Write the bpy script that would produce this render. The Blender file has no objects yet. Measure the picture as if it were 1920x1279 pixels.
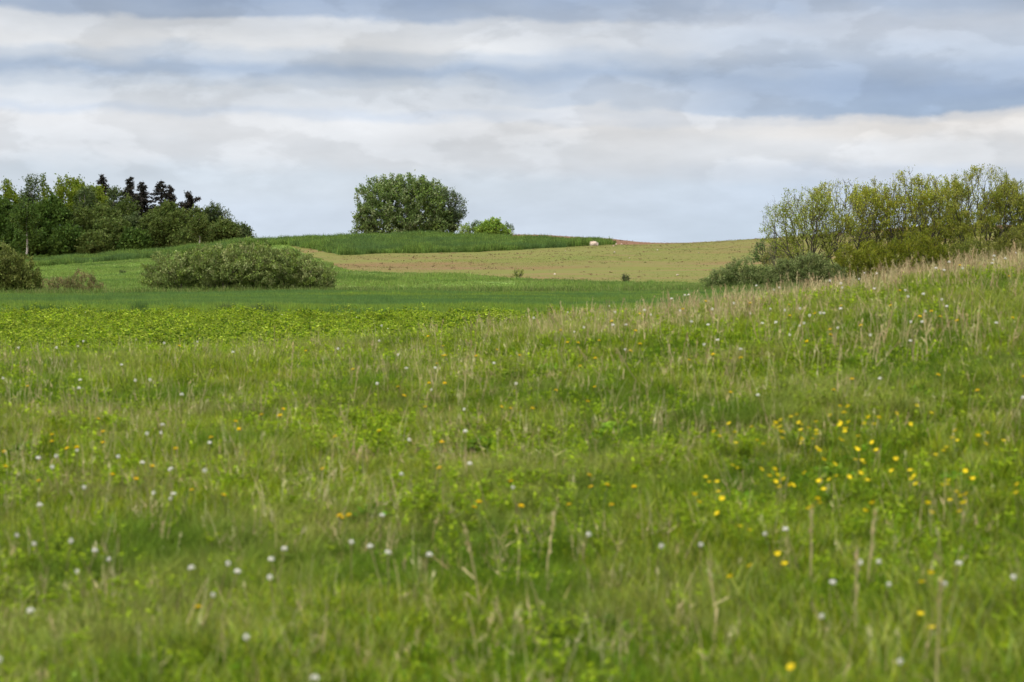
import bpy, math, random
import numpy as np

random.seed(7)
rng = np.random.default_rng(11)
scene = bpy.context.scene
COL = scene.collection
rad = math.radians

def lin(c):
    """sRGB 0-255 -> linear"""
    out = []
    for v in c:
        v = v / 255.0
        out.append(v / 12.92 if v <= 0.04045 else ((v + 0.055) / 1.055) ** 2.4)
    return np.array(out)

# ------------------------------------------------------------------ camera
EYE = 1.6
FPX = 70.0 / 36.0 * 1920
HROW = 500.0
PITCH = math.atan((639.5 - HROW) / FPX)
cam_d = bpy.data.cameras.new('camera')
cam_d.lens = 70.0
cam_d.sensor_width = 36.0
cam_d.clip_start = 0.1
cam_d.clip_end = 20000
cam_d.dof.use_dof = True
cam_d.dof.focus_distance = 52.0
cam_d.dof.aperture_fstop = 2.8
cam = bpy.data.objects.new('camera', cam_d)
cam.location = (0, 0, EYE)
cam.rotation_euler = (math.pi / 2 - PITCH, 0, 0)
COL.objects.link(cam)
scene.camera = cam

# ------------------------------------------------------------------ render
scene.render.engine = 'CYCLES'
cy = scene.cycles
cy.max_bounces = 6
cy.diffuse_bounces = 4
cy.glossy_bounces = 1
cy.transmission_bounces = 3
cy.transparent_max_bounces = 4
cy.use_adaptive_sampling = True
cy.adaptive_threshold = 0.02
cy.use_denoising = True
cy.caustics_reflective = False
cy.caustics_refractive = False
scene.view_settings.view_transform = 'Standard'
scene.view_settings.look = 'None'
scene.view_settings.exposure = 0.0
scene.view_settings.gamma = 1.0

# ------------------------------------------------------------------ sun
SUN_EL, SUN_AZ = rad(48), rad(-130)        # azimuth from +Y towards +X: behind the camera, to the left
sd = bpy.data.lights.new('sun', 'SUN')
sd.energy = 3.2
sd.angle = rad(14)
sd.color = (1.0, 0.94, 0.84)
so = bpy.data.objects.new('sun', sd)
so.rotation_euler = (math.pi / 2 - SUN_EL, 0, math.pi - SUN_AZ)
so.location = (-20, -20, 40)
COL.objects.link(so)

# ------------------------------------------------------------------ sky (world)
world = bpy.data.worlds.new('World')
scene.world = world
world.use_nodes = True
wn, wl = world.node_tree.nodes, world.node_tree.links
wn.clear()

def N(tree_nodes, typ, **kw):
    n = tree_nodes.new(typ)
    for k, v in kw.items():
        setattr(n, k, v)
    return n

def build_sky():
    out = N(wn, 'ShaderNodeOutputWorld')
    bg = N(wn, 'ShaderNodeBackground')
    bg.inputs['Strength'].default_value = 0.1
    wl.new(bg.outputs[0], out.inputs[0])
    tc = N(wn, 'ShaderNodeTexCoord')
    sep = N(wn, 'ShaderNodeSeparateXYZ')
    wl.new(tc.outputs['Generated'], sep.inputs[0])

    def math_n(op, a, b=None, c=None):
        m = N(wn, 'ShaderNodeMath', operation=op)
        for i, v in enumerate((a, b, c)):
            if v is None:
                continue
            if isinstance(v, (int, float)):
                m.inputs[i].default_value = v
            else:
                wl.new(v, m.inputs[i])
        return m.outputs[0]

    def noise(sx, sy, sz, detail, rough=0.55, off=0.0, dist=0.0):
        mp = N(wn, 'ShaderNodeMapping')
        mp.inputs['Scale'].default_value = (sx, sy, sz)
        mp.inputs['Location'].default_value = (off, off * 0.7, off * 1.3)
        wl.new(tc.outputs['Generated'], mp.inputs[0])
        t = N(wn, 'ShaderNodeTexNoise')
        t.inputs['Scale'].default_value = 1.0
        t.inputs['Detail'].default_value = detail
        t.inputs['Roughness'].default_value = rough
        t.inputs['Distortion'].default_value = dist
        wl.new(mp.outputs[0], t.inputs['Vector'])
        return t.outputs[0]

    x, z = sep.outputs[0], sep.outputs[2]
    w1 = math_n('SUBTRACT', noise(7, 7, 34, 3, 0.5, 3.1, 0.3), 0.5)
    w2 = math_n('SUBTRACT', noise(30, 30, 64, 5, 0.52, 9.4, 0.15), 0.5)
    warp = math_n('ADD', math_n('MULTIPLY', w1, 0.016), math_n('MULTIPLY', w2, 0.013))
    fade = N(wn, 'ShaderNodeMapRange')
    fade.inputs[1].default_value = 0.015
    fade.inputs[2].default_value = 0.06
    wl.new(z, fade.inputs[0])
    warp = math_n('MULTIPLY', warp, fade.outputs[0])
    e = math_n('ADD', math_n('ADD', z, warp), math_n('MULTIPLY', x, 0.016))
    mr = N(wn, 'ShaderNodeMapRange')
    mr.inputs[1].default_value = 0.0
    mr.inputs[2].default_value = 0.16
    wl.new(e, mr.inputs[0])

    def ramp(stops):
        r = N(wn, 'ShaderNodeValToRGB')
        r.color_ramp.interpolation = 'EASE'
        els = r.color_ramp.elements
        pts = []
        for v, c in stops:
            a = math.atan((HROW - v) / FPX)
            pts.append((max(0.0, min(1.0, math.sin(a) / 0.16)), c))
        pts.sort(key=lambda p: p[0])
        while len(els) < len(pts):
            els.new(0.5)
        for el, (p, c) in zip(els, pts):
            el.position = p
            l = lin(c)
            el.color = (l[0], l[1], l[2], 1)
        wl.new(mr.outputs[0], r.inputs[0])
        return r.outputs[0]

    L = ramp([(500, (205, 219, 234)), (420, (209, 221, 236)), (345, (211, 221, 232)), (300, (224, 228, 234)), (240, (226, 228, 232)),
              (222, (208, 216, 228)), (205, (217, 222, 229)), (180, (212, 218, 226)), (165, (198, 207, 219)), (142, (172, 187, 208)),
              (115, (199, 207, 218)), (92, (221, 223, 226)), (58, (211, 215, 221)), (38, (168, 182, 203)),
              (0, (157, 174, 200)), (-70, (178, 190, 206)), (-110, (204, 203, 200))])
    R = ramp([(500, (210, 223, 238)), (430, (205, 220, 237)), (350, (201, 215, 233)), (315, (209, 218, 231)),
              (285, (224, 227, 232)), (225, (238, 235, 233)), (212, (222, 223, 227)), (199, (166, 185, 211)),
              (165, (160, 179, 207)), (128, (176, 191, 213)), (85, (192, 203, 219)), (40, (198, 206, 219)),
              (0, (178, 192, 213)), (-70, (186, 196, 211)), (-110, (204, 203, 200))])
    side = N(wn, 'ShaderNodeMapRange', interpolation_type='SMOOTHSTEP')
    side.inputs[1].default_value = -0.05
    side.inputs[2].default_value = 0.19
    wl.new(math_n('ADD', x, math_n('MULTIPLY', math_n('SUBTRACT', noise(9, 9, 18, 3, 0.5, 5.0), 0.5), 0.22)), side.inputs[0])
    mix = N(wn, 'ShaderNodeMix', data_type='RGBA')
    wl.new(side.outputs[0], mix.inputs['Factor'])
    wl.new(L, mix.inputs[6])
    wl.new(R, mix.inputs[7])
    # cloud texture: broken, sideways-stretched light and dark streaks
    tex = noise(13, 13, 44, 5, 0.48, 1.7, 0.15)
    tex2 = noise(5, 5, 30, 4, 0.5, 12.0, 0.3)
    g1 = N(wn, 'ShaderNodeMapRange')
    g1.inputs[1].default_value = 0.3
    g1.inputs[2].default_value = 0.7
    g1.inputs[3].default_value = 0.90
    g1.inputs[4].default_value = 1.10
    wl.new(tex, g1.inputs[0])
    g2 = N(wn, 'ShaderNodeMapRange')
    g2.inputs[1].default_value = 0.3
    g2.inputs[2].default_value = 0.7
    g2.inputs[3].default_value = 0.94
    g2.inputs[4].default_value = 1.06
    wl.new(tex2, g2.inputs[0])
    # overcast dome: the sky overhead is about three times as bright as near the horizon
    dome = N(wn, 'ShaderNodeMapRange', interpolation_type='SMOOTHSTEP')
    dome.inputs[1].default_value = 0.14
    dome.inputs[2].default_value = 0.85
    dome.inputs[3].default_value = 1.0
    dome.inputs[4].default_value = 4.0
    wl.new(z, dome.inputs[0])
    gain = math_n('MULTIPLY', math_n('MULTIPLY', g1.outputs[0], g2.outputs[0]), dome.outputs[0])
    # billowed white heads of the lower clouds, ragged soft scraps of the upper ones
    pf = noise(15, 15, 34, 6, 0.52, 22.0, 0.15)
    pm = N(wn, 'ShaderNodeMapRange', interpolation_type='SMOOTHSTEP')
    pm.inputs[1].default_value = 0.485
    pm.inputs[2].default_value = 0.56
    pm.inputs[3].default_value = -0.04
    pm.inputs[4].default_value = 0.08
    wl.new(pf, pm.inputs[0])
    win = N(wn, 'ShaderNodeMapRange', interpolation_type='SMOOTHSTEP')
    win.inputs[1].default_value = 0.025
    win.inputs[2].default_value = 0.06
    wl.new(z, win.inputs[0])
    g3 = N(wn, 'ShaderNodeMapRange')
    g3.inputs[1].default_value = 0.3
    g3.inputs[2].default_value = 0.7
    g3.inputs[3].default_value = 0.965
    g3.inputs[4].default_value = 1.035
    wl.new(noise(30, 30, 75, 7, 0.6, 31.0, 0.1), g3.inputs[0])
    gain = math_n('MULTIPLY', gain, g3.outputs[0])
    gain = math_n('MULTIPLY', gain, math_n('ADD', math_n('MULTIPLY', pm.outputs[0], win.outputs[0]), 1.0))
    gain = math_n('MULTIPLY', gain, 10.0)
    vm = N(wn, 'ShaderNodeVectorMath', operation='SCALE')
    wl.new(mix.outputs[2], vm.inputs[0])
    wl.new(gain, vm.inputs['Scale'])
    sky = N(wn, 'ShaderNodeTexSky', sky_type='NISHITA')
    sky.sun_disc = False
    sky.sun_elevation = SUN_EL
    sky.sun_rotation = SUN_AZ
    cover = N(wn, 'ShaderNodeMix', data_type='RGBA')
    cover.inputs['Factor'].default_value = 0.95
    wl.new(sky.outputs[0], cover.inputs[6])
    wl.new(vm.outputs[0], cover.inputs[7])
    wl.new(cover.outputs[2], bg.inputs['Color'])
build_sky()

# ------------------------------------------------------------------ terrain height
def az_of(u):
    return math.atan2((u - 960) / FPX, math.cos(PITCH))

def pchip(x, y, xq):
    x = np.asarray(x, float); y = np.asarray(y, float)
    h = np.diff(x); d = np.diff(y) / h
    m = np.zeros_like(y)
    m[0], m[-1] = d[0], d[-1]
    for i in range(1, len(x) - 1):
        if d[i - 1] * d[i] > 0:
            w1, w2 = 2 * h[i] + h[i - 1], h[i] + 2 * h[i - 1]
            m[i] = (w1 + w2) / (w1 / d[i - 1] + w2 / d[i])
    xq = np.clip(xq, x[0], x[-1])
    i = np.clip(np.searchsorted(x, xq, side='right') - 1, 0, len(h) - 1)
    t = (xq - x[i]) / h[i]
    return ((2 * t**3 - 3 * t**2 + 1) * y[i] + (t**3 - 2 * t**2 + t) * h[i] * m[i]
            + (-2 * t**3 + 3 * t**2) * y[i + 1] + (t**3 - t**2) * h[i] * m[i + 1])

# column (pixel of the 1920 px photo): (distance, height) pairs, metres
FAR = [(340, -2.0, 1), (600, -7, 0), (1500, -40, 0), (6000, -140, 0)]
COLS = {
    -400: [(0, 0), (8, 0), (13, .24), (21, .52), (26, .42), (32, .17), (45, .05), (60, 0), (105, 0), (150, .0), (200, .4), (265, 1.5), (300, 1.6)],
    0:    [(0, 0), (8, 0), (13, .24), (21, .53), (26, .42), (32, .17), (45, .05), (60, 0), (105, 0), (150, .05), (200, .6), (265, 1.9), (300, 2.1)],
    150:  [(0, 0), (8, 0), (13, .24), (21, .55), (26, .43), (32, .17), (45, .05), (60, 0), (105, 0), (150, .18), (200, .95), (265, 2.5), (300, 2.6)],
    300:  [(0, 0), (8, 0), (13, .25), (21, .56), (26, .44), (32, .17), (45, .05), (60, 0), (105, 0), (150, .4), (200, 1.35), (265, 3.2), (300, 3.0)],
    470:  [(0, 0), (8, 0), (13, .26), (21, .58), (26, .46), (32, .18), (45, .06), (60, 0), (105, 0), (150, .7), (200, 2.1), (252, 4.35), (300, 3.8)],
    640:  [(0, 0), (8, 0), (13, .27), (21.5, .63), (26, .5), (32, .2), (45, .06), (60, 0), (105, 0), (150, 1.1), (205, 2.7), (247, 4.75), (300, 4.3)],
    800:  [(0, 0), (8, 0), (13, .29), (22, .69), (26, .57), (32, .22), (45, .07), (60, 0), (105, 0), (150, .95), (210, 3.06), (250, 5.08), (300, 5.0)],
    960:  [(0, 0), (8, .01), (13, .32), (22, .80), (26, .68), (32, .28), (45, .1), (60, 0), (105, 0), (135, .55), (215, 3.33), (250, 4.88), (300, 6.35)],
    1120: [(0, 0), (8, .02), (13, .36), (22.3, .9), (27, .78), (33, .35), (45, .12), (60, 0), (105, 0), (135, .5), (225, 3.95), (252, 4.62), (300, 5.85)],
    1240: [(0, 0), (8, .03), (13, .40), (22.6, .98), (27, .86), (33, .42), (45, .15), (60, .02), (105, .02), (135, .5), (225, 3.8), (250, 4.38), (300, 5.02)],
    1400: [(0, 0), (8, .04), (13, .44), (23, 1.09), (28, 1.0), (34, .55), (48, .2), (65, .05), (105, .08), (135, .55), (225, 4.1), (255, 5.05), (300, 4.8)],
    1600: [(0, 0), (8, .06), (13, .48), (23, 1.25), (28, 1.2), (36, .85), (50, .4), (70, .2), (105, .35), (150, 1.4), (225, 4.8), (260, 6.0), (300, 5.7)],
    1750: [(0, 0), (8, .08), (13, .50), (23, 1.38), (28, 1.38), (37, 1.05), (52, .55), (75, .4), (115, .6), (150, 1.6), (225, 5.4), (260, 6.7), (300, 6.4)],
    1920: [(0, 0), (8, .1), (13, .54), (23, 1.5), (28, 1.56), (38, 1.3), (55, .8), (80, .6), (120, .8), (150, 1.8), (225, 5.6), (262, 6.85), (300, 6.6)],
    2400: [(0, 0), (8, .15), (13, .62), (23, 1.7), (29, 1.9), (40, 1.8), (60, 1.4), (90, 1.1), (130, 1.4), (160, 2.3), (225, 5.6), (262, 6.85), (300, 6.6)],
}
RG = np.concatenate([np.linspace(0, 30, 301), np.geomspace(30.2, 6000, 420)])
_us = sorted(COLS)
_azs = np.array([az_of(u) for u in _us])
_prof = []
for u in _us:
    k = [tuple(p) for p in COLS[u]]
    top = k[-1][1]
    k += [(345, top - 1.6), (430, top - 2.6), (600, -6), (1500, -40), (6000, -140)] if u > 480 else \
         [(345, top - .2), (430, top - .6), (600, -4), (1500, -40), (6000, -140)]
    _prof.append(pchip([p[0] for p in k], [p[1] for p in k], RG))
_prof = np.array(_prof)
AZG = np.linspace(_azs[0], _azs[-1], 321)
TZ = np.stack([pchip(_azs, _prof[:, j], AZG) for j in range(len(RG))], axis=1)   # az x r
_mean = _prof.mean(axis=0)

def terrain_polar(az, r):
    az = np.asarray(az, float); r = np.asarray(r, float)
    fa = np.clip((az - AZG[0]) / (AZG[-1] - AZG[0]), 0, 1) * (len(AZG) - 1)
    i = np.clip(fa.astype(int), 0, len(AZG) - 2); ta = fa - i
    j = np.clip(np.searchsorted(RG, r, side='right') - 1, 0, len(RG) - 2)
    tr = np.clip((r - RG[j]) / (RG[j + 1] - RG[j]), 0, 1)
    z = ((TZ[i, j] * (1 - tr) + TZ[i, j + 1] * tr) * (1 - ta) + (TZ[i + 1, j] * (1 - tr) + TZ[i + 1, j + 1] * tr) * ta)
    b = np.clip((np.abs(az) - rad(50)) / rad(70), 0, 1)
    zm = np.interp(r, RG, _mean)
    z = z * (1 - b) + zm * b
    x, y = r * np.sin(az), r * np.cos(az)
    near = np.clip((r - 5) / 3, 0, 1) * np.clip((34 - r) / 10, 0, 1)
    # soft unevenness of the meadow
    z = z + near * (0.035 * np.sin(x * 1.1 + 0.4 * y + 1.0) * np.sin(y * 0.9 + 0.3 * x)
                    + 0.022 * np.sin(x * 2.7 + 1.7) * np.sin(y * 2.2 + x * 0.8 + .6))
    # an old furrow crossing the meadow on the right
    fy = 13.1 + 0.10 * np.sin(x * 1.3)
    side = np.clip((x - 0.6) / 1.2, 0, 1)
    z = z + side * (0.07 * np.exp(-((y - fy + 0.75) / 0.4) ** 2) - 0.15 * np.exp(-((y - fy - 0.15) / 0.38) ** 2))
    far = np.clip((r - 40) / 40, 0, 1)
    z = z + far * (0.06 * np.sin(x * 0.21 + y * 0.13) * np.sin(y * 0.17 + .5) + 0.035 * np.sin(x * .62 + 2) * np.sin(y * .48 + x * .2))
    return z

def ground(x, y):
    return terrain_polar(np.arctan2(x, y), np.hypot(x, y))

def pix_dir(u, v):
    a, b = (u - 960) / FPX, (639.5 - v) / FPX
    cp, sp = math.cos(PITCH), math.sin(PITCH)
    return a, cp + b * sp, -sp + b * cp

def hit(u, v, h=0.0, rmin=6.0, rmax=60.0):
    """first place along this line of sight where something h tall on the ground is met"""
    dx, dy, dz = pix_dir(u, v)
    n = math.hypot(dx, dy)
    r = np.linspace(rmin, rmax, 1600)
    zz = EYE + r * dz / n
    g = terrain_polar(np.full_like(r, math.atan2(dx, dy)), r) + h
    k = np.nonzero(g >= zz)[0]
    if len(k) == 0:
        return None
    rr = r[k[0]]
    return rr * dx / n, rr * dy / n, float(g[k[0]] - h)

def on_ground(u, r):
    """a point of the ground r metres away on the bearing of column u"""
    a = az_of(u)
    return r * math.sin(a), r * math.cos(a), float(terrain_polar(a, r))

def px(n, r):
    return n * r / FPX          # size in metres of n photo pixels at r metres

# ------------------------------------------------------------------ material helpers
def new_mat(name):
    m = bpy.data.materials.new(name)
    m.use_nodes = True
    m.node_tree.nodes.clear()
    return m, m.node_tree.nodes, m.node_tree.links

def foliage_mat(name, translucency=0.4, rough=0.55, spec=0.25, rnd=0.25, patch=None):
    """leaf albedo from the mesh's own leaf colours, varied plant by plant and patch by patch.
    patch = (colour, scale xyz, low, high, amount): another plant colour growing in patches"""
    m, n, l = new_mat(name)
    out = n.new('ShaderNodeOutputMaterial')
    at = n.new('ShaderNodeAttribute'); at.attribute_name = 'Col'
    col = at.outputs['Color']
    if patch:
        for (pc, sc, lo, hi, am) in patch:
            geo = n.new('ShaderNodeNewGeometry')
            mp = n.new('ShaderNodeMapping'); mp.inputs['Scale'].default_value = sc
            mp.inputs['Location'].default_value = (pc[0] * 50, pc[1] * 30, pc[2] * 70)
            l.new(geo.outputs['Position'], mp.inputs[0])
            t = n.new('ShaderNodeTexNoise'); t.inputs['Scale'].default_value = 1; t.inputs['Detail'].default_value = 3
            l.new(mp.outputs[0], t.inputs['Vector'])
            mr = n.new('ShaderNodeMapRange'); mr.inputs[1].default_value = lo; mr.inputs[2].default_value = hi
            mr.inputs[3].default_value = 0; mr.inputs[4].default_value = am
            l.new(t.outputs[0], mr.inputs[0])
            mx = n.new('ShaderNodeMix'); mx.data_type = 'RGBA'
            l.new(mr.outputs[0], mx.inputs['Factor']); l.new(col, mx.inputs[6])
            mx.inputs[7].default_value = (*pc, 1)
            col = mx.outputs[2]
    if rnd:
        oi = n.new('ShaderNodeObjectInfo')
        mr = n.new('ShaderNodeMapRange'); mr.inputs[3].default_value = 1 - rnd; mr.inputs[4].default_value = 1 + rnd
        l.new(oi.outputs['Random'], mr.inputs[0])
        vm = n.new('ShaderNodeVectorMath'); vm.operation = 'SCALE'
        l.new(col, vm.inputs[0]); l.new(mr.outputs[0], vm.inputs['Scale'])
        col = vm.outputs[0]
    pr = n.new('ShaderNodeBsdfPrincipled')
    pr.inputs['Roughness'].default_value = rough
    pr.inputs['Specular IOR Level'].default_value = spec
    l.new(col, pr.inputs['Base Color'])
    tr = n.new('ShaderNodeBsdfTranslucent')
    l.new(col, tr.inputs['Color'])
    ms = n.new('ShaderNodeMixShader'); ms.inputs[0].default_value = translucency
    l.new(pr.outputs[0], ms.inputs[1]); l.new(tr.outputs[0], ms.inputs[2])
    l.new(ms.outputs[0], out.inputs[0])
    return m

def soil_mat(name, base, layers, bump=0.0, bump_scale=8.0):
    """ground colour: base plus layers (colour, scale xyz, low, high, amount, detail)"""
    m, n, l = new_mat(name)
    out = n.new('ShaderNodeOutputMaterial')
    pr = n.new('ShaderNodeBsdfPrincipled'); pr.inputs['Roughness'].default_value = 0.95
    pr.inputs['Specular IOR Level'].default_value = 0.1
    geo = n.new('ShaderNodeNewGeometry')
    rgb = n.new('ShaderNodeRGB'); rgb.outputs[0].default_value = (*base, 1)
    col = rgb.outputs[0]
    for q, (pc, sc, lo, hi, am, det) in enumerate(layers):
        mp = n.new('ShaderNodeMapping'); mp.inputs['Scale'].default_value = sc
        mp.inputs['Location'].default_value = (q * 13.7, q * 7.1, q * 3.3)
        l.new(geo.outputs['Position'], mp.inputs[0])
        t = n.new('ShaderNodeTexNoise'); t.inputs['Scale'].default_value = 1; t.inputs['Detail'].default_value = det
        t.inputs['Roughness'].default_value = 0.6
        l.new(mp.outputs[0], t.inputs['Vector'])
        mr = n.new('ShaderNodeMapRange'); mr.inputs[1].default_value = lo; mr.inputs[2].default_value = hi
        mr.inputs[3].default_value = 0; mr.inputs[4].default_value = am
        l.new(t.outputs[0], mr.inputs[0])
        mx = n.new('ShaderNodeMix'); mx.data_type = 'RGBA'
        l.new(mr.outputs[0], mx.inputs['Factor']); l.new(col, mx.inputs[6])
        mx.inputs[7].default_value = (*pc, 1)
        col = mx.outputs[2]
    l.new(col, pr.inputs['Base Color'])
    if bump:
        t = n.new('ShaderNodeTexNoise'); t.inputs['Scale'].default_value = bump_scale; t.inputs['Detail'].default_value = 6
        l.new(geo.outputs['Position'], t.inputs['Vector'])
        b = n.new('ShaderNodeBump'); b.inputs['Strength'].default_value = 1.0; b.inputs['Distance'].default_value = bump
        l.new(t.outputs[0], b.inputs['Height']); l.new(b.outputs[0], pr.inputs['Normal'])
    l.new(pr.outputs[0], out.inputs[0])
    return m

def plain_mat(name, c, rough=0.8, translucency=0.0):
    m, n, l = new_mat(name)
    out = n.new('ShaderNodeOutputMaterial')
    pr = n.new('ShaderNodeBsdfPrincipled'); pr.inputs['Roughness'].default_value = rough
    geo = n.new('ShaderNodeNewGeometry')
    t = n.new('ShaderNodeTexNoise'); t.inputs['Scale'].default_value = 9; t.inputs['Detail'].default_value = 5
    l.new(geo.outputs['Position'], t.inputs['Vector'])
    r = n.new('ShaderNodeValToRGB')
    r.color_ramp.elements[0].color = (*(np.array(c) * .65), 1); r.color_ramp.elements[1].color = (*np.clip(np.array(c) * 1.3, 0, .92), 1)
    r.color_ramp.elements[0].position = .3; r.color_ramp.elements[1].position = .7
    l.new(t.outputs[0], r.inputs[0]); l.new(r.outputs[0], pr.inputs['Base Color'])
    sh = pr.outputs[0]
    if translucency:
        tr = n.new('ShaderNodeBsdfTranslucent'); l.new(r.outputs[0], tr.inputs['Color'])
        ms = n.new('ShaderNodeMixShader'); ms.inputs[0].default_value = translucency
        l.new(pr.outputs[0], ms.inputs[1]); l.new(tr.outputs[0], ms.inputs[2]); sh = ms.outputs[0]
    l.new(sh, out.inputs[0])
    return m

# ------------------------------------------------------------------ mesh helpers
def mesh_from(name, verts, faces_flat, sizes, colors=None, mats=(), mat_idx=None, smooth=False):
    verts = np.asarray(verts, np.float32).reshape(-1, 3)
    faces_flat = np.asarray(faces_flat, np.int32); sizes = np.asarray(sizes, np.int32)
    me = bpy.data.meshes.new(name)
    me.vertices.add(len(verts)); me.vertices.foreach_set('co', verts.ravel())
    me.loops.add(len(faces_flat)); me.loops.foreach_set('vertex_index', faces_flat)
    me.polygons.add(len(sizes))
    starts = np.concatenate([[0], np.cumsum(sizes)[:-1]]).astype(np.int32)
    me.polygons.foreach_set('loop_start', starts)
    if mat_idx is not None:
        me.polygons.foreach_set('material_index', np.asarray(mat_idx, np.int32))
    me.update(calc_edges=True)
    if smooth:
        me.polygons.foreach_set('use_smooth', np.ones(len(sizes), bool))
    if colors is not None:
        a = me.color_attributes.new('Col', 'FLOAT_COLOR', 'POINT')
        c = np.ones((len(verts), 4), np.float32); c[:, :3] = colors
        a.data.foreach_set('color', c.ravel())
    for m in mats:
        me.materials.append(m)
    return me

def link(name, me, parent=None, loc=(0, 0, 0)):
    o = bpy.data.objects.new(name, me)
    o.location = loc
    COL.objects.link(o)
    if parent:
        o.parent = parent
    return o

def tag(o, label=None, cat=None, group=None, kind=None):
    if label: o['label'] = label
    if cat: o['category'] = cat
    if group: o['group'] = group
    if kind: o['kind'] = kind
    return o

def thing(name, loc, label, cat, group=None, rz=0.0):
    o = bpy.data.objects.new(name, None)
    o.location = loc
    o.rotation_euler = (0, 0, rz)
    o.empty_display_size = 0.5
    COL.objects.link(o)
    return tag(o, label, cat, group)

class Geo:
    """collects polygons with a colour per vertex"""
    def __init__(s):
        s.v, s.f, s.n, s.c, s.k, s.m = [], [], [], [], 0, []
    def add(s, verts, faces, col, mi=0):
        verts = np.asarray(verts, float).reshape(-1, 3)
        s.v.append(verts)
        for f in faces:
            s.f.extend([i + s.k for i in f]); s.n.append(len(f)); s.m.append(mi)
        c = np.broadcast_to(np.asarray(col, float), (len(verts), 3))
        s.c.append(c); s.k += len(verts)
    def add_quads(s, q, col, mi=0):
        """q: (N,4,3), col: (N,3)"""
        n = len(q)
        s.v.append(q.reshape(-1, 3)); s.f.extend((np.arange(n * 4) + s.k).tolist()); s.n.extend([4] * n); s.m.extend([mi] * n)
        s.c.append(np.repeat(np.broadcast_to(col, (n, 3)), 4, axis=0)); s.k += 4 * n
    def mesh(s, name, mats, smooth=False):
        return mesh_from(name, np.concatenate(s.v), s.f, s.n, np.concatenate(s.c), mats, s.m, smooth)

def jit(c, n, amt=0.2, hue=0.08):
    c = np.asarray(c, float)
    k = 1 + amt * rng.normal(size=(n, 1))
    h = 1 + hue * rng.normal(size=(n, 3))
    return np.clip(c * k * h, 0.004, 0.9)

def unit(v):
    return v / np.maximum(np.linalg.norm(v, axis=-1, keepdims=True), 1e-9)

def leaves(pos, L, W, dirs=None, spread=1.0, flat=0.0):
    """diamond leaves at pos; dirs = preferred pointing direction"""
    n = len(pos)
    d = rng.normal(size=(n, 3)) * spread
    if dirs is not None:
        d = d + dirs
    d = unit(d)
    nrm = rng.normal(size=(n, 3)); nrm[:, 2] += flat
    s = unit(np.cross(d, nrm))
    up = np.cross(s, d)
    Ls = L * rng.uniform(.65, 1.35, (n, 1)); Ws = W * rng.uniform(.7, 1.3, (n, 1))
    a = pos - d * Ls * .5
    b = pos + s * Ws * .5 + up * Ws * .12
    c = pos + d * Ls * .5
    e = pos - s * Ws * .5 + up * Ws * .12
    return np.stack([a, b, c, e], axis=1)

def blades(g, n, radius, h0, h1, w, cols, lean=0.35, curve=0.35, jitter=0.18, hue=.06):
    """n grass blades rooted inside radius"""
    a = rng.uniform(0, 2 * np.pi, n); r = radius * np.sqrt(rng.uniform(0, 1, n))
    base = np.stack([r * np.cos(a), r * np.sin(a), np.zeros(n) - .02], axis=1)
    h = rng.uniform(h0, h1, n)
    th = rng.uniform(0, 2 * np.pi, n)
    ld = np.stack([np.cos(th), np.sin(th), np.zeros(n)], axis=1) * (np.abs(rng.normal(size=(n, 1))) * lean)
    cv = np.abs(rng.normal(size=n)) * curve
    fa = rng.uniform(0, 2 * np.pi, n)
    side = np.stack([np.cos(fa), np.sin(fa), np.zeros(n)], axis=1)
    ci = rng.integers(0, len(cols), n)
    cc = np.asarray(cols)[ci]
    cc = np.clip(cc * (1 + jitter * rng.normal(size=(n, 1))) * (1 + hue * rng.normal(size=(n, 3))), .004, .8)
    rings = []
    for t, ww in ((0, .8), (.4, 1.0), (.75, .7), (1, 0)):
        p = base + np.stack([np.zeros(n), np.zeros(n), h * t], axis=1) + ld * (h * t)[:, None] + ld * (cv * h * t * t)[:, None]
        p[:, 2] -= cv * h * t * t * .35
        rings.append((p - side * (w * ww / 2), p + side * (w * ww / 2)))
    V = np.stack([rings[0][0], rings[0][1], rings[1][0], rings[1][1], rings[2][0], rings[2][1], rings[3][0]], axis=1)
    k = g.k
    g.v.append(V.reshape(-1, 3)); g.c.append(np.repeat(cc, 7, axis=0)); g.k += 7 * n
    for i in range(n):
        o = k + 7 * i
        g.f.extend([o, o + 1, o + 3, o + 2, o + 2, o + 3, o + 5, o + 4, o + 4, o + 5, o + 6]); g.n.extend([4, 4, 3]); g.m.extend([0, 0, 0])

def tube(g, pts, radii, col, sides=5, mi=0):
    pts = np.asarray(pts, float)
    n = len(pts)
    vs = []
    for i in range(n):
        d = pts[min(i + 1, n - 1)] - pts[max(i - 1, 0)]
        d = d / (np.linalg.norm(d) + 1e-9)
        a = np.cross(d, (0.31, 0.9, 0.2)); a /= np.linalg.norm(a) + 1e-9
        b = np.cross(d, a)
        for k in range(sides):
            t = 2 * math.pi * k / sides
            vs.append(pts[i] + radii[i] * (math.cos(t) * a + math.sin(t) * b))
    fs = []
    for i in range(n - 1):
        for k in range(sides):
            k2 = (k + 1) % sides
            fs.append((i * sides + k, i * sides + k2, (i + 1) * sides + k2, (i + 1) * sides + k))
    g.add(vs, fs, col, mi)

# ------------------------------------------------------------------ the ground, field by field
AZS = np.concatenate([np.radians(np.arange(-180, -24, 4.0)), np.radians(np.arange(-24, 24.001, 0.1)), np.radians(np.arange(28, 180.1, 4.0))])

def bound(knots, wob=0.0, fr=40.0, ph=0.0):
    us = [az_of(k[0]) for k in knots]; rs = [k[1] for k in knots]
    r = np.interp(AZS, us, rs)
    return r + wob * (np.sin(AZS * fr + ph) + .6 * np.sin(AZS * fr * 2.7 + ph * 2) + .4 * np.sin(AZS * fr * 6.1 + ph))

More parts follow.
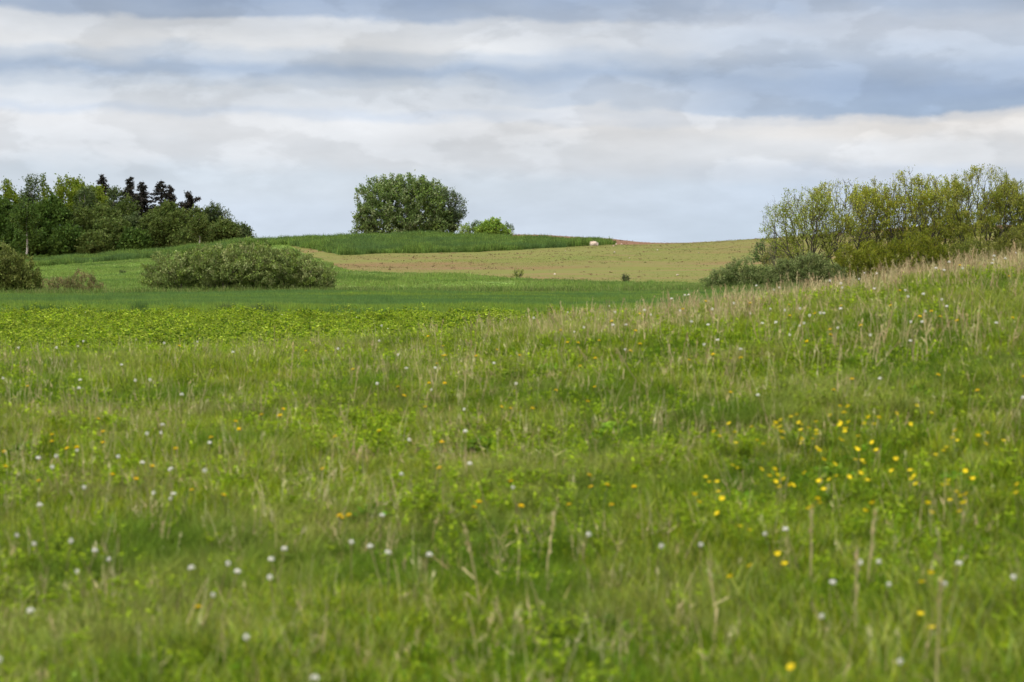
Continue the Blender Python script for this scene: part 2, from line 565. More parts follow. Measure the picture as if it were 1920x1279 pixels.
B_MEADOW = bound([(0, 28.5)], .8, 30, 1)
B_WEEDS = bound([(0, 64), (1000, 62), (1920, 60)], .7, 50, 2)
B_WHEAT = bound([(0, 104), (600, 105), (1200, 108), (1920, 108)], .5, 45, .4)
B_PASTURE = bound([(540, 235), (640, 158), (850, 152), (960, 139), (1240, 134), (1920, 134)], .8, 60, 1.3)
B_SOWN = bound([(540, 235), (640, 206), (800, 210), (960, 216), (1110, 226), (1152, 233), (1230, 249), (1500, 250), (1640, 238), (1920, 232)], .6, 70, .2)
B_RYE = bound([(300, 259), (540, 256), (960, 249), (1090, 244), (1152, 233), (1230, 249), (1500, 250), (1640, 238), (1920, 232)], .6, 70, .2)
B_RYE = np.maximum(B_RYE, B_SOWN)
B_PLOUGH = bound([(0, 345)], 0)

def field(name, r0, r1, rows, mat, power=1.0):
    t = np.linspace(0, 1, rows + 1) ** power
    R = r0[:, None] * (1 - t) + r1[:, None] * t
    A = np.repeat(AZS[:, None], rows + 1, axis=1)
    X, Y = R * np.sin(A), R * np.cos(A)
    Z = terrain_polar(A, R)
    V = np.stack([X, Y, Z], axis=2).reshape(-1, 3)
    na, nr = len(AZS), rows + 1
    i, j = np.meshgrid(np.arange(na - 1), np.arange(rows), indexing='ij')
    ok = (R[i, j + 1] - R[i, j] + R[i + 1, j + 1] - R[i + 1, j]) > 1e-3
    i, j = i[ok], j[ok]
    F = np.stack([i * nr + j, (i + 1) * nr + j, (i + 1) * nr + j + 1, i * nr + j + 1], axis=1)[:, ::-1]
    me = mesh_from(name, V, F.ravel(), np.full(len(F), 4), mats=[mat], smooth=True)
    return tag(link(name, me), kind='structure')

SOIL = (0.155, 0.088, 0.045)
m_meadow = soil_mat('meadow_soil', (.075, .10, .022), [((.13, .10, .055), (3, 3, 3), .45, .65, .8, 5), ((.06, .10, .02), (1.1, 1.1, 1.1), .45, .6, .6, 4)], .02, 25)
m_weed = soil_mat('weed_soil', (.055, .085, .015), [((.10, .09, .04), (1.5, 1.5, 1.5), .5, .7, .6, 4)], .03, 12)
m_wheat = soil_mat('wheat_soil', (.05, .10, .03), [((.08, .085, .04), (.8, .8, .8), .5, .7, .6, 4)], .03, 10)
m_past = soil_mat('pasture_turf', (.16, .25, .05), [((.11, .19, .035), (.10, .16, .2), .42, .6, .8, 4), ((.17, .20, .06), (.25, .5, .5), .5, .68, .6, 5),
                                                   ((.06, .11, .03), (.7, 1.6, 1), .58, .7, .7, 5)], .08, 2.5)
m_sown = soil_mat('sown_soil', SOIL, [((.12, .13, .028), (.025, .05, .05), .31, .52, .9, 3), ((.18, .108, .06), (.04, .22, .3), .50, .66, .7, 5),
                                      ((.10, .13, .03), (.18, 1.3, .6), .46, .62, .6, 6), ((.08, .06, .03), (1.2, 3.2, 2), .62, .74, .6, 6)], .07, 3.0)
m_rye = soil_mat('rye_soil', (.06, .10, .035), [((.16, .11, .06), (.6, .6, .6), .55, .7, .6, 4)], .05, 4)
m_plough = soil_mat('ploughed_soil', (.14, .075, .045), [((.19, .11, .065), (.15, .8, .5), .45, .65, .7, 5), ((.07, .045, .03), (.8, 2.5, 1), .55, .7, .7, 5)], .14, 2.0)
m_land = soil_mat('farmland', (.09, .12, .04), [((.18, .14, .08), (.004, .006, .01), .5, .6, .8, 3)], 0)

field('meadow_ground', np.full(len(AZS), .02), B_MEADOW, 190, m_meadow)
field('weedy_ground', B_MEADOW, B_WEEDS, 90, m_weed)
field('wheat_field', B_WEEDS, B_WHEAT, 70, m_wheat)
field('pasture', B_WHEAT, B_PASTURE, 110, m_past)
field('sown_field', B_PASTURE, B_SOWN, 120, m_sown)
field('rye_field', B_SOWN, B_RYE, 40, m_rye)
field('ploughed_field', B_RYE, B_PLOUGH, 70, m_plough)
field('distant_land', B_PLOUGH, np.full(len(AZS), 6000.0), 60, m_land, 3.0)

# ------------------------------------------------------------------ ground cover (stuff): tufts scattered with geometry nodes
def scatter(name, pts, sources, scale, cat_label, tilt=.12, zscale=None):
    """pts (N,3), sources: meshes; one point cloud object that carries instances of the tufts"""
    src = bpy.data.collections.new(name + '_tufts')
    for me in sources:
        o = bpy.data.objects.new(me.name, me)
        src.objects.link(o)
    n = len(pts)
    me = bpy.data.meshes.new(name)
    me.vertices.add(n); me.vertices.foreach_set('co', np.asarray(pts, np.float32).ravel())
    rot = np.stack([rng.normal(size=n) * tilt, rng.normal(size=n) * tilt, rng.uniform(0, 6.283, n)], axis=1).astype(np.float32)
    a = me.attributes.new('rot', 'FLOAT_VECTOR', 'POINT'); a.data.foreach_set('vector', rot.ravel())
    sc = np.repeat(np.asarray(scale, np.float32)[:, None], 3, axis=1)
    if zscale is not None:
        sc[:, 2] *= zscale
    a = me.attributes.new('sca', 'FLOAT_VECTOR', 'POINT'); a.data.foreach_set('vector', sc.ravel())
    a = me.attributes.new('idx', 'INT', 'POINT'); a.data.foreach_set('value', rng.integers(0, len(sources), n).astype(np.int32))
    o = link(name, me)
    ng = bpy.data.node_groups.new(name + '_scatter', 'GeometryNodeTree')
    ng.interface.new_socket('Geometry', in_out='INPUT', socket_type='NodeSocketGeometry')
    ng.interface.new_socket('Geometry', in_out='OUTPUT', socket_type='NodeSocketGeometry')
    nn, ll = ng.nodes, ng.links
    gi, go = nn.new('NodeGroupInput'), nn.new('NodeGroupOutput')
    ci = nn.new('GeometryNodeCollectionInfo'); ci.inputs['Collection'].default_value = src
    ci.inputs['Separate Children'].default_value = True; ci.inputs['Reset Children'].default_value = True
    ip = nn.new('GeometryNodeInstanceOnPoints'); ip.inputs['Pick Instance'].default_value = True
    def att(nm, t):
        q = nn.new('GeometryNodeInputNamedAttribute'); q.data_type = t; q.inputs['Name'].default_value = nm
        return [s for s in q.outputs if s.enabled][0]
    ll.new(gi.outputs[0], ip.inputs['Points']); ll.new(ci.outputs[0], ip.inputs['Instance'])
    ll.new(att('idx', 'INT'), ip.inputs['Instance Index'])
    ll.new(att('sca', 'FLOAT_VECTOR'), ip.inputs['Scale'])
    e2r = nn.new('FunctionNodeEulerToRotation')
    ll.new(att('rot', 'FLOAT_VECTOR'), e2r.inputs[0]); ll.new(e2r.outputs[0], ip.inputs['Rotation'])
    ll.new(ip.outputs[0], go.inputs[0])
    md = o.modifiers.new('scatter', 'NODES'); md.node_group = ng
    return tag(o, cat_label[1], cat_label[0], kind='stuff')

def polar_points(n, r0, r1, half=22.0, u=None):
    r = np.sqrt(rng.uniform(r0 ** 2, r1 ** 2, n))
    lo, hi = (-rad(half), rad(half)) if u is None else (az_of(u[0]), az_of(u[1]))
    a = rng.uniform(lo, hi, n)
    return a, r

def b_at(B, a):
    return np.interp(a, AZS, B)

def pn(x, y, s, seed=0):
    """cheap smooth noise in 0..1"""
    r = np.random.default_rng(seed)
    z = np.zeros_like(x)
    for k in range(7):
        a, b, p = r.normal(size=3)
        z = z + np.sin((x * a + y * b) / s * 2.2 + p * 7)
    return np.clip(.5 + z / 7.5, 0, 1)

G1, G2, G3, G4 = (.19, .26, .014), (.27, .32, .02), (.10, .17, .012), (.27, .305, .065)
YG = (.20, .25, .03)
TAN, TAN2, STRAW = (.36, .27, .14), (.27, .20, .11), (.44, .36, .20)
f_meadow = foliage_mat('meadow_blades', .45, .6, .05, .4, [((.27, .295, .085), (.5, .35, .5), .47, .64, .5), ((.085, .165, .012), (.7, .45, .8), .50, .62, .75), ((.30, .26, .12), (.33, .6, .5), .56, .72, .5)])
f_leafy = foliage_mat('weed_leaves', .45, .6, .06, .25)
f_dry = foliage_mat('dry_stems', .2, .8, .1, .25)
f_wheat = foliage_mat('wheat_blades', .4, .5, .12, .25, [((.085, .17, .05), (.035, .16, .2), .46, .56, .85), ((.25, .33, .05), (.05, .3, .3), .54, .66, .6)])
f_past = foliage_mat('pasture_blades', .4, .6, .2, .2, [((.075, .14, .03), (.10, .14, .2), .45, .62, .7), ((.20, .22, .08), (.2, .3, .3), .52, .7, .5)])
f_rough = foliage_mat('rough_blades', .4, .6, .06, .3)
f_rye = foliage_mat('rye_blades', .4, .55, .08, .35, [((.075, .14, .05), (.12, .2, .2), .42, .6, .7)])

def sources(name, k, fn, mat):
    out = []
    for i in range(k):
        g = Geo(); fn(g, i); out.append(g.mesh(name, [mat]))
    return out

def sprig(g, n_st, h0, h1, rad_, leaf, cols, dens=12, stem_col=(.10, .13, .03)):
    for _ in range(n_st):
        a, r = rng.uniform(0, 6.283), rad_ * math.sqrt(rng.uniform())
        b = np.array([r * math.cos(a), r * math.sin(a), -.02]); h = rng.uniform(h0, h1)
        d = np.array([rng.normal() * .15, rng.normal() * .15, 1.0]); d /= np.linalg.norm(d)
        tube(g, [b, b + d * h * .5, b + d * h], [.0022, .0018, .0008], stem_col, 3)
        t = rng.uniform(.2, 1.02, dens)
        th = rng.uniform(0, 6.283, dens)
        out = np.stack([np.cos(th), np.sin(th), rng.uniform(.1, .7, dens)], axis=1)
        p = b + d * (h * t)[:, None] + out * leaf * .55 * (1.15 - .5 * t)[:, None]
        q = leaves(p, leaf, leaf * .55, out * 2.0, .5, 1.5)
        c = np.asarray(cols)[rng.integers(0, len(cols), dens)]
        g.add_quads(q, np.clip(c * (1 + .18 * rng.normal(size=(dens, 1))), .004, .8))

def stalk(g, n, h0, h1, r, cols, rad_=.06, head=.5):
    for _ in range(n):
        a, q = rng.uniform(0, 6.283), rad_ * math.sqrt(rng.uniform())
        b = np.array([q * math.cos(a), q * math.sin(a), -.02]); h = rng.uniform(h0, h1)
        d = np.array([rng.normal() * .13, rng.normal() * .13, 1.0]); bend = np.array([rng.normal() * .12, rng.normal() * .12, 0])
        pts = [b + d * h * t + bend * h * t * t for t in (0, .35, .7, 1)]
        c = np.asarray(cols[rng.integers(0, len(cols))]) * rng.uniform(.75, 1.25)
        tube(g, pts, [r, r * .9, r * .7, r * .4], c, 4)
        if rng.uniform() < head:
            m = 14
            t = rng.uniform(.72, 1.03, m)
            p = pts[3] * t[:, None] + pts[2] * 0 + (1 - t)[:, None] * (pts[2] - pts[3]) * 0 + rng.normal(size=(m, 3)) * .006
            p = pts[2] + (pts[3] - pts[2]) * ((t - .7) / .3)[:, None] + rng.normal(size=(m, 3)) * .007
            g.add_quads(leaves(p, .022, .005, np.tile(d, (m, 1)) * 2, .5), np.clip(np.tile(c, (m, 1)) * rng.uniform(.8, 1.2, (m, 1)), 0, .8))
        for _ in range(2):
            t = rng.uniform(.1, .6)
            p = b + d * h * t
            o = np.array([rng.normal(), rng.normal(), .9]); o /= np.linalg.norm(o)
            L = rng.uniform(.06, .14)
            s = np.cross(o, (0, 0, 1)); s /= np.linalg.norm(s) + 1e-6
            g.add([p - s * .003, p + s * .003, p + o * L + np.array([0, 0, -.25 * L])], [(0, 1, 2)], c)

# --- near meadow
a, r = polar_points(112000, 4.0, 31.0, 29)
x, y = r * np.sin(a), r * np.cos(a)
z = terrain_polar(a, r)
P = np.stack([x, y, z], axis=1)
PAL = [[G1, G2, G1], [G4, G4, G1], [G3, G1], [G2, G2, G4], [G3, G3, G1], [G4, (.23, .27, .08)], [G1, G2], [G4, G1, G2]]
tufts = sources('grass_tuft', 8, lambda g, i: blades(g, 46, .10, .06, .17 + .03 * (i % 3), .0075, PAL[i], .5, .55), f_meadow)
hs = (.42 + .6 * pn(x, y, 2.6, 3) + .5 * pn(x, y, .55, 4)) * .74
scatter('meadow_grass', P, tufts, hs * rng.uniform(.75, 1.2, len(P)), ('grass', 'soft green meadow grass covering the whole near slope'))

a, r = polar_points(33000, 4.0, 31.0, 29)
x, y = r * np.sin(a), r * np.cos(a)
keep = (pn(x, y, 1.1, 5) > .50) | (rng.uniform(size=len(x)) < .18)
a, r, x, y = a[keep], r[keep], x[keep], y[keep]
P = np.stack([x, y, terrain_polar(a, r)], axis=1)
herbs = sources('leafy_herb', 6, lambda g, i: sprig(g, 4 + i % 3, .07, .21, .07, .030 + .004 * (i % 3), [(.17, .28, .012), (.27, .36, .018), (.20, .30, .014)], 11), f_leafy)
scatter('meadow_herbs', P, herbs, rng.uniform(.5, .95, len(P)), ('herbs', 'bright green leafy herbs growing through the meadow grass'))

a, r = polar_points(36000, 4.0, 31.0, 29)
x, y = r * np.sin(a), r * np.cos(a)
dens = .12 + .36 * np.clip(pn(x, y, 1.9, 8) - .3, 0, 1) + .25 * np.clip((r - 17) / 8, 0, 1) * np.clip((a + .06) / .2, 0, 1)
dens = dens * (1 - .75 * np.clip((r - 20) / 3, 0, 1) * np.clip((.04 - a) / .08, 0, 1))
keep = rng.uniform(size=len(x)) < dens
a, r, x, y = a[keep], r[keep], x[keep], y[keep]
P = np.stack([x, y, terrain_polar(a, r)], axis=1)
dry = sources('dry_stem', 7, lambda g, i: (stalk(g, 2 + i % 2, .16, .38, .0021, [(.42, .36, .19), STRAW, STRAW, (.42, .40, .22)], .10, .25)), f_dry)
scatter('dry_stems', P, dry, rng.uniform(.55, 1.05, len(P)), ('dry stems', 'thin straw coloured dry stems standing in the meadow'))

# deep green tufts, patchy; lens falloff low and right put into their colour
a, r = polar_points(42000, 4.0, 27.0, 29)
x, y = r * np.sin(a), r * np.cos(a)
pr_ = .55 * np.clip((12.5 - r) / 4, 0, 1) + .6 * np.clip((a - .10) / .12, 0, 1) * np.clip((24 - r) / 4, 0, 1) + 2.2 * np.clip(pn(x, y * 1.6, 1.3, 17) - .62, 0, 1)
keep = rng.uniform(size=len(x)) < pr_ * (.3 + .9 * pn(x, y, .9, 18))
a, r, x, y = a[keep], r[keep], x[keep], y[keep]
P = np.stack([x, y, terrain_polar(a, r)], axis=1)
dimmed = sources('dimmed_tuft', 5, lambda g, i: (blades(g, 34, .10, .07, .22, .010, [(.105, .18, .008), (.14, .215, .010), (.08, .14, .008), (.17, .24, .012)], .45, .6),
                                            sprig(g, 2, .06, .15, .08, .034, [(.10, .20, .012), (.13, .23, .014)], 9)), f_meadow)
scatter('dimmed_grass', P, dimmed, rng.uniform(.55, 1.0, len(P)), ('grass', 'deep green grass in patches, with lens falloff in its colour low and on the right'))

# taller fringe of last year's flower stems along the crest, thickest on the right
a, r = polar_points(4600, 16.0, 29.5, 27)
keep = rng.uniform(size=len(a)) < np.clip((a + .06) / .22, 0.01, 1) * np.clip((r - 15) / 6, 0, 1)
a, r = a[keep], r[keep]
x, y = r * np.sin(a), r * np.cos(a)
keep = pn(x, y, .9, 14) > .49
a, r, x, y = a[keep], r[keep], x[keep], y[keep]
P = np.stack([x, y, terrain_polar(a, r)], axis=1)
PINK = [(.40, .29, .17), (.36, .26, .15), (.46, .38, .22), (.34, .28, .15), (.40, .36, .18)]
fringe = sources('crest_stem', 7, lambda g, i: stalk(g, 3 + i % 3, .20, .42, .0034, PINK, .12, .75), f_dry)
scatter('crest_stems', P, fringe, rng.uniform(.65, 1.1, len(P)), ('dry stems', 'pinkish tan dry stems with seed heads fringing the right hand crest'))

a, r = polar_points(33000, 4.0, 31.0, 29)
x, y = r * np.sin(a), r * np.cos(a)
keep = (pn(x, y, 2.2, 12) > .45) & (rng.uniform(size=len(x)) < .42 * (1 - .7 * np.clip((r - 20) / 3, 0, 1) * np.clip((.04 - a) / .08, 0, 1)))
a, r, x, y = a[keep], r[keep], x[keep], y[keep]
P = np.stack([x, y, terrain_polar(a, r)], axis=1)
thatch = sources('thatch_tuft', 5, lambda g, i: blades(g, 26, .10, .04, .17, .004, [TAN, TAN2, (.30, .27, .10)], .6, .6), f_dry)
scatter('dry_thatch', P, thatch, rng.uniform(.55, 1.0, len(P)), ('dry grass', 'last year\'s withered grass lying between the green blades'))

# --- bright weedy strip behind the meadow's crest
a, r = polar_points(30000, 27.0, 65.0, 19)
ok = (r > b_at(B_MEADOW, a) - .8) & (r < b_at(B_WEEDS, a) + rng.normal(size=len(a)) * 1.5 - 1) & (r > b_at(B_MEADOW, a) + np.abs(rng.normal(size=len(a))) * 3 - 1) & (rng.uniform(size=len(a)) < np.clip((az_of(1230) - a) / .05, 0, 1))
a, r = a[ok], r[ok]
x, y = r * np.sin(a), r * np.cos(a)
P = np.stack([x, y, terrain_polar(a, r)], axis=1)
a2, r2 = polar_points(5500, 28.0, 66.0, 19)
P2 = np.stack([r2 * np.sin(a2), r2 * np.cos(a2), terrain_polar(a2, r2)], axis=1)
coarse = sources('coarse_tuft', 5, lambda g, i: blades(g, 30, .16, .12, .34, .011, [(.20, .27, .03), (.25, .30, .06), (.15, .22, .025)], .4, .5), f_leafy)
scatter('strip_grass', P2, coarse, rng.uniform(.6, 1.2, len(P2)), ('grass', 'coarse grass between the leafy weeds of the strip'))
weed = sources('weed_sprig', 6, lambda g, i: sprig(g, 7, .10, .27, .12, .042, [(.20, .31, .012), (.28, .37, .018), (.12, .21, .012), (.31, .38, .05), (.08, .14, .015)], 14), f_leafy)
scatter('leafy_weeds', P, weed, rng.uniform(.6, 1.25, len(P)) * (.35 + 1.25 * pn(x, y, 1.5, 21) ** 1.3), ('weeds', 'bright yellow green leafy weeds in a strip before the wheat'))

# --- wheat
a, r = polar_points(44000, 61.0, 109.0, 18)
ok = (r > b_at(B_WEEDS, a) + rng.normal(size=len(a)) * 1.2) & (r < b_at(B_WHEAT, a) + rng.normal(size=len(a)) * .5)
a, r = a[ok], r[ok]
x, y = r * np.sin(a), r * np.cos(a)
P = np.stack([x, y, terrain_polar(a, r)], axis=1)
wheat = sources('wheat_tuft', 5, lambda g, i: blades(g, 44, .24, .24, .40, .014, [(.17, .26, .035), (.14, .225, .035), (.20, .28, .04)], .18, .45), f_wheat)
scatter('wheat_crop', P, wheat, rng.uniform(.85, 1.15, len(P)), ('wheat', 'dense dark green young wheat in the flat hollow'), zscale=.85 + .3 * pn(x, y, 4.0, 31))

# --- rough grass along the far edge of the wheat, around the feet of the bushes
a, r = polar_points(30000, 100, 116, 18)
d = r - b_at(B_WHEAT, a)
ok = (d > -1.0) & (d < 6) & (rng.uniform(size=len(a)) < np.exp(-np.abs(d) / 2.0) * (.15 + pn(r * np.sin(a), r * np.cos(a), 2.5, 35)))
a, r = a[ok], r[ok]
x, y = r * np.sin(a), r * np.cos(a)
P = np.stack([x, y, terrain_polar(a, r)], axis=1)
rough = sources('rough_tuft', 5, lambda g, i: blades(g, 40, .28, .18, .62, .018, [(.11, .18, .035), (.15, .21, .05), (.20, .22, .08), (.085, .14, .03)], .3, .5), f_rough)
scatter('rough_grass', P, rough, rng.uniform(.5, 1.25, len(P)), ('grass', 'uneven rough grass along the far margin of the wheat'))

# --- pasture
a, r = polar_points(60000, 103, 262, 18)
ok = (r > b_at(B_WHEAT, a)) & (r < b_at(B_PASTURE, a))
a, r = a[ok], r[ok]
x, y = r * np.sin(a), r * np.cos(a)
P = np.stack([x, y, terrain_polar(a, r)], axis=1)
past = sources('pasture_tuft', 5, lambda g, i: blades(g, 40, .45, .06, .26, .03, [(.18, .265, .055), (.215, .285, .065), (.14, .225, .042)], .35, .4), f_past)
scatter('pasture_grass', P, past, rng.uniform(.6, 1.3, len(P)), ('grass', 'light green pasture grass on the rising slope'), zscale=.5 + 1.0 * pn(x, y, 7.0, 41) ** 2)

# --- rye on the crest
a, r = polar_points(46000, 203, 262, 18)
ok = (r > b_at(B_SOWN, a)) & (r < b_at(B_RYE, a))
a, r = a[ok], r[ok]
x, y = r * np.sin(a), r * np.cos(a)
P = np.stack([x, y, terrain_polar(a, r)], axis=1)
rye = sources('rye_tuft', 5, lambda g, i: blades(g, 44, .5, .45, .95, .04, [(.14, .22, .045), (.18, .26, .055), (.10, .17, .035)], .15, .3), f_rye)
scatter('rye_crop', P, rye, rng.uniform(.8, 1.15, len(P)), ('rye', 'tall green rye in a band along the hill crest'), zscale=.55 + .7 * pn(x, y, 3.0, 51))

# --- seedlings and clods on the sown field
a, r = polar_points(60000, 133, 252, 18)
ok = (r > b_at(B_PASTURE, a)) & (r < b_at(B_SOWN, a))
a, r = a[ok], r[ok]
x, y = r * np.sin(a), r * np.cos(a)
keep = rng.uniform(size=len(x)) < pn(x, y, 14, 61) ** 1.3
a, r, x, y = a[keep], r[keep], x[keep], y[keep]
P = np.stack([x, y, terrain_polar(a, r)], axis=1)
seedl = sources('seedling_tuft', 4, lambda g, i: blades(g, 8, .6, .03, .08, .022, [(.13, .17, .025), (.15, .17, .035)], .5, .4), f_past)
scatter('seedlings', P, seedl, rng.uniform(.6, 1.2, len(P)), ('seedlings', 'thin pale green seedlings coming up on the brown field'))

a, r = polar_points(9000, 133, 300, 18)
ok = ((r > b_at(B_PASTURE, a)) & (r < b_at(B_SOWN, a))) | (r > b_at(B_RYE, a))
a, r = a[ok], r[ok]
x, y = r * np.sin(a), r * np.cos(a)
keep = rng.uniform(size=len(x)) < .15 + .85 * pn(x, y, 14, 71) ** 1.5
a, r, x, y = a[keep], r[keep], x[keep], y[keep]
P = np.stack([x, y, terrain_polar(a, r) + .02], axis=1)
def clod(g, i):
    for _ in range(5):
        c = np.array([rng.normal() * .5, rng.normal() * .25, 0]); q = rng.uniform(.03, .11)
        v = [c + np.array([sx * q * rng.uniform(.7, 1.3), sy * q * rng.uniform(.7, 1.3), sz * q * rng.uniform(.4, .8)]) for sx, sy, sz in ((1, 0, 0), (0, 1, 0), (-1, 0, 0), (0, -1, 0), (.1, .1, 1), (0, 0, -.6))]
        g.add(v, [(0, 1, 4), (1, 2, 4), (2, 3, 4), (3, 0, 4), (1, 0, 5), (2, 1, 5), (3, 2, 5), (0, 3, 5)], np.array((.11, .07, .042)) * rng.uniform(.6, 1.5))
m_clod = foliage_mat('clod_soil', 0.0, .95, .05, .3)
scatter('soil_clods', P, sources('clod', 4, clod, m_clod), rng.uniform(.3, .9, len(P)), ('clods', 'lumps of dry brown earth strewn over the fields'))

# ------------------------------------------------------------------ trees and bushes
bark_dark = plain_mat('dark_bark', (.055, .045, .036), .9)
bark_grey = plain_mat('grey_bark', (.12, .10, .085), .9)
bark_birch = plain_mat('birch_bark', (.30, .285, .255), .8)
f_tree = foliage_mat('tree_leaves', .32, .6, .08, .06)
f_needle = foliage_mat('spruce_needles', .1, .7, .15, .06)

def crown_points(blobs, n, shell=.55, lump=.25):
    """points filling a set of ellipsoids (cx,cy,cz,rx,ry,rz), denser towards their outside"""
    vol = np.array([b[3] * b[4] * b[5] for b in blobs]) ** .75
    cnt = rng.multinomial(n, vol / vol.sum())
    out = []
    for b, k in zip(blobs, cnt):
        d = unit(rng.normal(size=(k, 3)))
        fr = rng.normal(size=(5, 3)) * 2.4; ph = rng.uniform(0, 6.28, 5)
        l = 1 + lump * np.sum(np.sin(d @ fr.T + ph), axis=1) / 2.5
        rr = rng.uniform(0, 1, k) ** (1 / 3) * (1 - shell) + shell * rng.uniform(.72, 1.06, k)
        out.append(np.array(b[:3]) + d * np.array(b[3:6]) * (rr * l)[:, None])
    p = np.concatenate(out)
    return p[p[:, 2] > .05]

def grow(stems, pts, bias=.6):
    """join crown points into branches. stems: list of polylines (trunk). returns nodes, parent"""
    nodes, par, path = [], [], []
    for s in stems:
        for i, p in enumerate(s):
            nodes.append(np.array(p, float)); par.append(len(nodes) - 2 if i else -1)
            path.append(0 if i == 0 else path[-1] + np.linalg.norm(np.array(s[i]) - np.array(s[i - 1])))
    roots = np.array([s[-1] for s in stems])
    dd = np.min(np.linalg.norm(pts[:, None, :] - roots[None], axis=2), axis=1)
    pts = pts[np.argsort(dd)]
    NN = np.zeros((len(nodes) + len(pts), 3)); NN[:len(nodes)] = nodes
    PL = np.zeros(len(NN)); PL[:len(nodes)] = path
    k = len(nodes)
    low = np.zeros(len(NN)); 
    for s0 in range(k):
        if par[s0] == -1: low[s0] = 1e3
    for p in pts:
        v = p - NN[:k]
        d = np.linalg.norm(v, axis=1)
        down = np.clip(-(v[:, 2]) , 0, None)
        j = int(np.argmin(d + bias * PL[:k] + .8 * down + low[:k]))
        q = p.copy()
        NN[k] = q; par.append(j); PL[k] = PL[j] + d[j]; k += 1
    return NN[:k], np.array(par)

def branch_mesh(nodes, par, r_tip, r_max, col, mat, power=.42, name='trunk', min_r=0.0):
    n = len(nodes)
    cnt = np.ones(n)
    for i in range(n - 1, -1, -1):
        if par[i] >= 0: cnt[par[i]] += cnt[i]
    rad_ = np.minimum(r_tip * cnt ** power, r_max)
    keep = [i for i in range(n) if par[i] >= 0 and rad_[i] >= min_r]
    keep = np.array(keep, int)
    A, B = nodes[par[keep]], nodes[keep]
    ra, rb = np.minimum(rad_[par[keep]], rad_[keep] * 1.7), rad_[keep]
    d = unit(B - A)
    ref = np.where(np.abs(d[:, 2:3]) < .9, np.array([[0, 0, 1.0]]), np.array([[1.0, 0, 0]]))
    s = unit(np.cross(d, ref)); t = np.cross(d, s)
    K = 4
    mid = (A + B) / 2 + rng.normal(size=A.shape) * np.linalg.norm(B - A, axis=1)[:, None] * .035
    V = []
    for P_, R_ in ((A, ra), (mid, (ra + rb) / 2), (B, rb)):
        for q in range(K):
            th = 2 * math.pi * q / K
            V.append(P_ + (math.cos(th) * s + math.sin(th) * t) * R_[:, None])
    V = np.stack(V, axis=1)
    m = len(keep)
    F = []
    for ring in range(2):
        for q in range(K):
            q2 = (q + 1) % K
            F.append([ring * K + q, ring * K + q2, (ring + 1) * K + q2, (ring + 1) * K + q])
    F = (np.array(F)[None] + (np.arange(m) * 3 * K)[:, None, None]).reshape(-1, 4)
    c = jit(col, m, .15, .04)
    me = mesh_from(name, V.reshape(-1, 3), F.ravel(), np.full(len(F), 4), np.repeat(c, 3 * K, axis=0), [mat])
    return me, cnt

def leaf_mesh(nodes, par, cnt, n, L, W, cols, sig, thin=6, up=.3, spread=1.0, name='crown', clump=0, amt=.18, mat=None, flat=.8):
    idx = np.nonzero((cnt <= thin) & (par >= 0))[0]
    w = np.linalg.norm(nodes[idx] - nodes[par[idx]], axis=1) + .05
    if clump:                                   # leafy and nearly bare regions of the crown
        q = nodes[idx] / clump
        fr = rng.normal(size=(6, 3)) * 1.5; ph = rng.uniform(0, 6.28, 6)
        w = w * np.clip(.5 + np.sum(np.sin(q @ fr.T + ph), axis=1) / 3.2, .12, 1) ** 1.4
    pick = rng.choice(idx, n, p=w / w.sum())
    t = rng.uniform(.1, 1.15, (n, 1))
    A, B = nodes[par[pick]], nodes[pick]
    p = A + (B - A) * t + rng.normal(size=(n, 3)) * sig
    p[:, 2] = np.maximum(p[:, 2], .03)
    out = unit(B - A)
    out[:, 2] += up
    q = leaves(p, L, W, out, spread, flat)
    cols = np.asarray(cols, float) * 1.45
    # every twig has its own leaf tone (young and old leaves)
    tone = rng.integers(0, len(cols), len(nodes)); sw = rng.uniform(size=n) < .25
    ci = np.where(sw, rng.integers(0, len(cols), n), tone[pick])
    c = np.clip(cols[ci] * (1 + amt * rng.normal(size=(n, 1))) * (1 + .05 * rng.normal(size=(n, 3))), .004, .8)
    return mesh_from(name, q.reshape(-1, 3), np.arange(4 * n), np.full(n, 4), np.repeat(c, 4, axis=0), [mat or f_tree])

def tree_meshes(blobs, n_pts, n_leaf, L, W, cols, stems, r_tip=.012, r_max=.2, bark=None, barkcol=(.1, .09, .07), sig=.15, shell=.5,
                lump=.25, thin=6, up=.3, spread=1.0, bias=.6, min_r=0.0, amt=.18, flat=.8, clump=0):
    pts = crown_points(blobs, n_pts, shell, lump)
    nodes, par = grow(stems, pts, bias)
    tm, cnt = branch_mesh(nodes, par, r_tip, r_max, barkcol, bark or bark_grey, min_r=min_r)
    cm = leaf_mesh(nodes, par, cnt, n_leaf, L, W, cols, sig, thin, up, spread, amt=amt, flat=flat, clump=clump)
    return tm, cm

def plant(name, meshes, loc, label, cat, group=None, rz=0.0, scale=1.0, names=('trunk', 'crown')):
    t = thing(name, loc, label, cat, group, rz)
    t.scale = (scale,) * 3 if isinstance(scale, (int, float)) else scale
    for nm, me in zip(names, meshes):
        link(nm, me, t)
    return t

def stems_fan(k, spread, h, base=.3, lean=.5):
    out = []
    for i in range(k):
        a = 2 * math.pi * i / k + rng.uniform(-.4, .4)
        d = np.array([math.cos(a), math.sin(a), 0])
        b = d * base * rng.uniform(.3, 1)
        hh = h * rng.uniform(.8, 1.2)
        out.append([b - np.array([0, 0, .15]), b + d * spread * .25 + np.array([0, 0, hh * .5]), b + d * spread * rng.uniform(.6, 1) + np.array([0, 0, hh])])
    return out

def straight(h, n=5, wob=.04):
    pts = [np.array([0, 0, -.3])]
    for i in range(1, n + 1):
        pts.append(np.array([rng.normal() * wob * h * .3, rng.normal() * wob * h * .3, h * i / n]))
    return [pts]

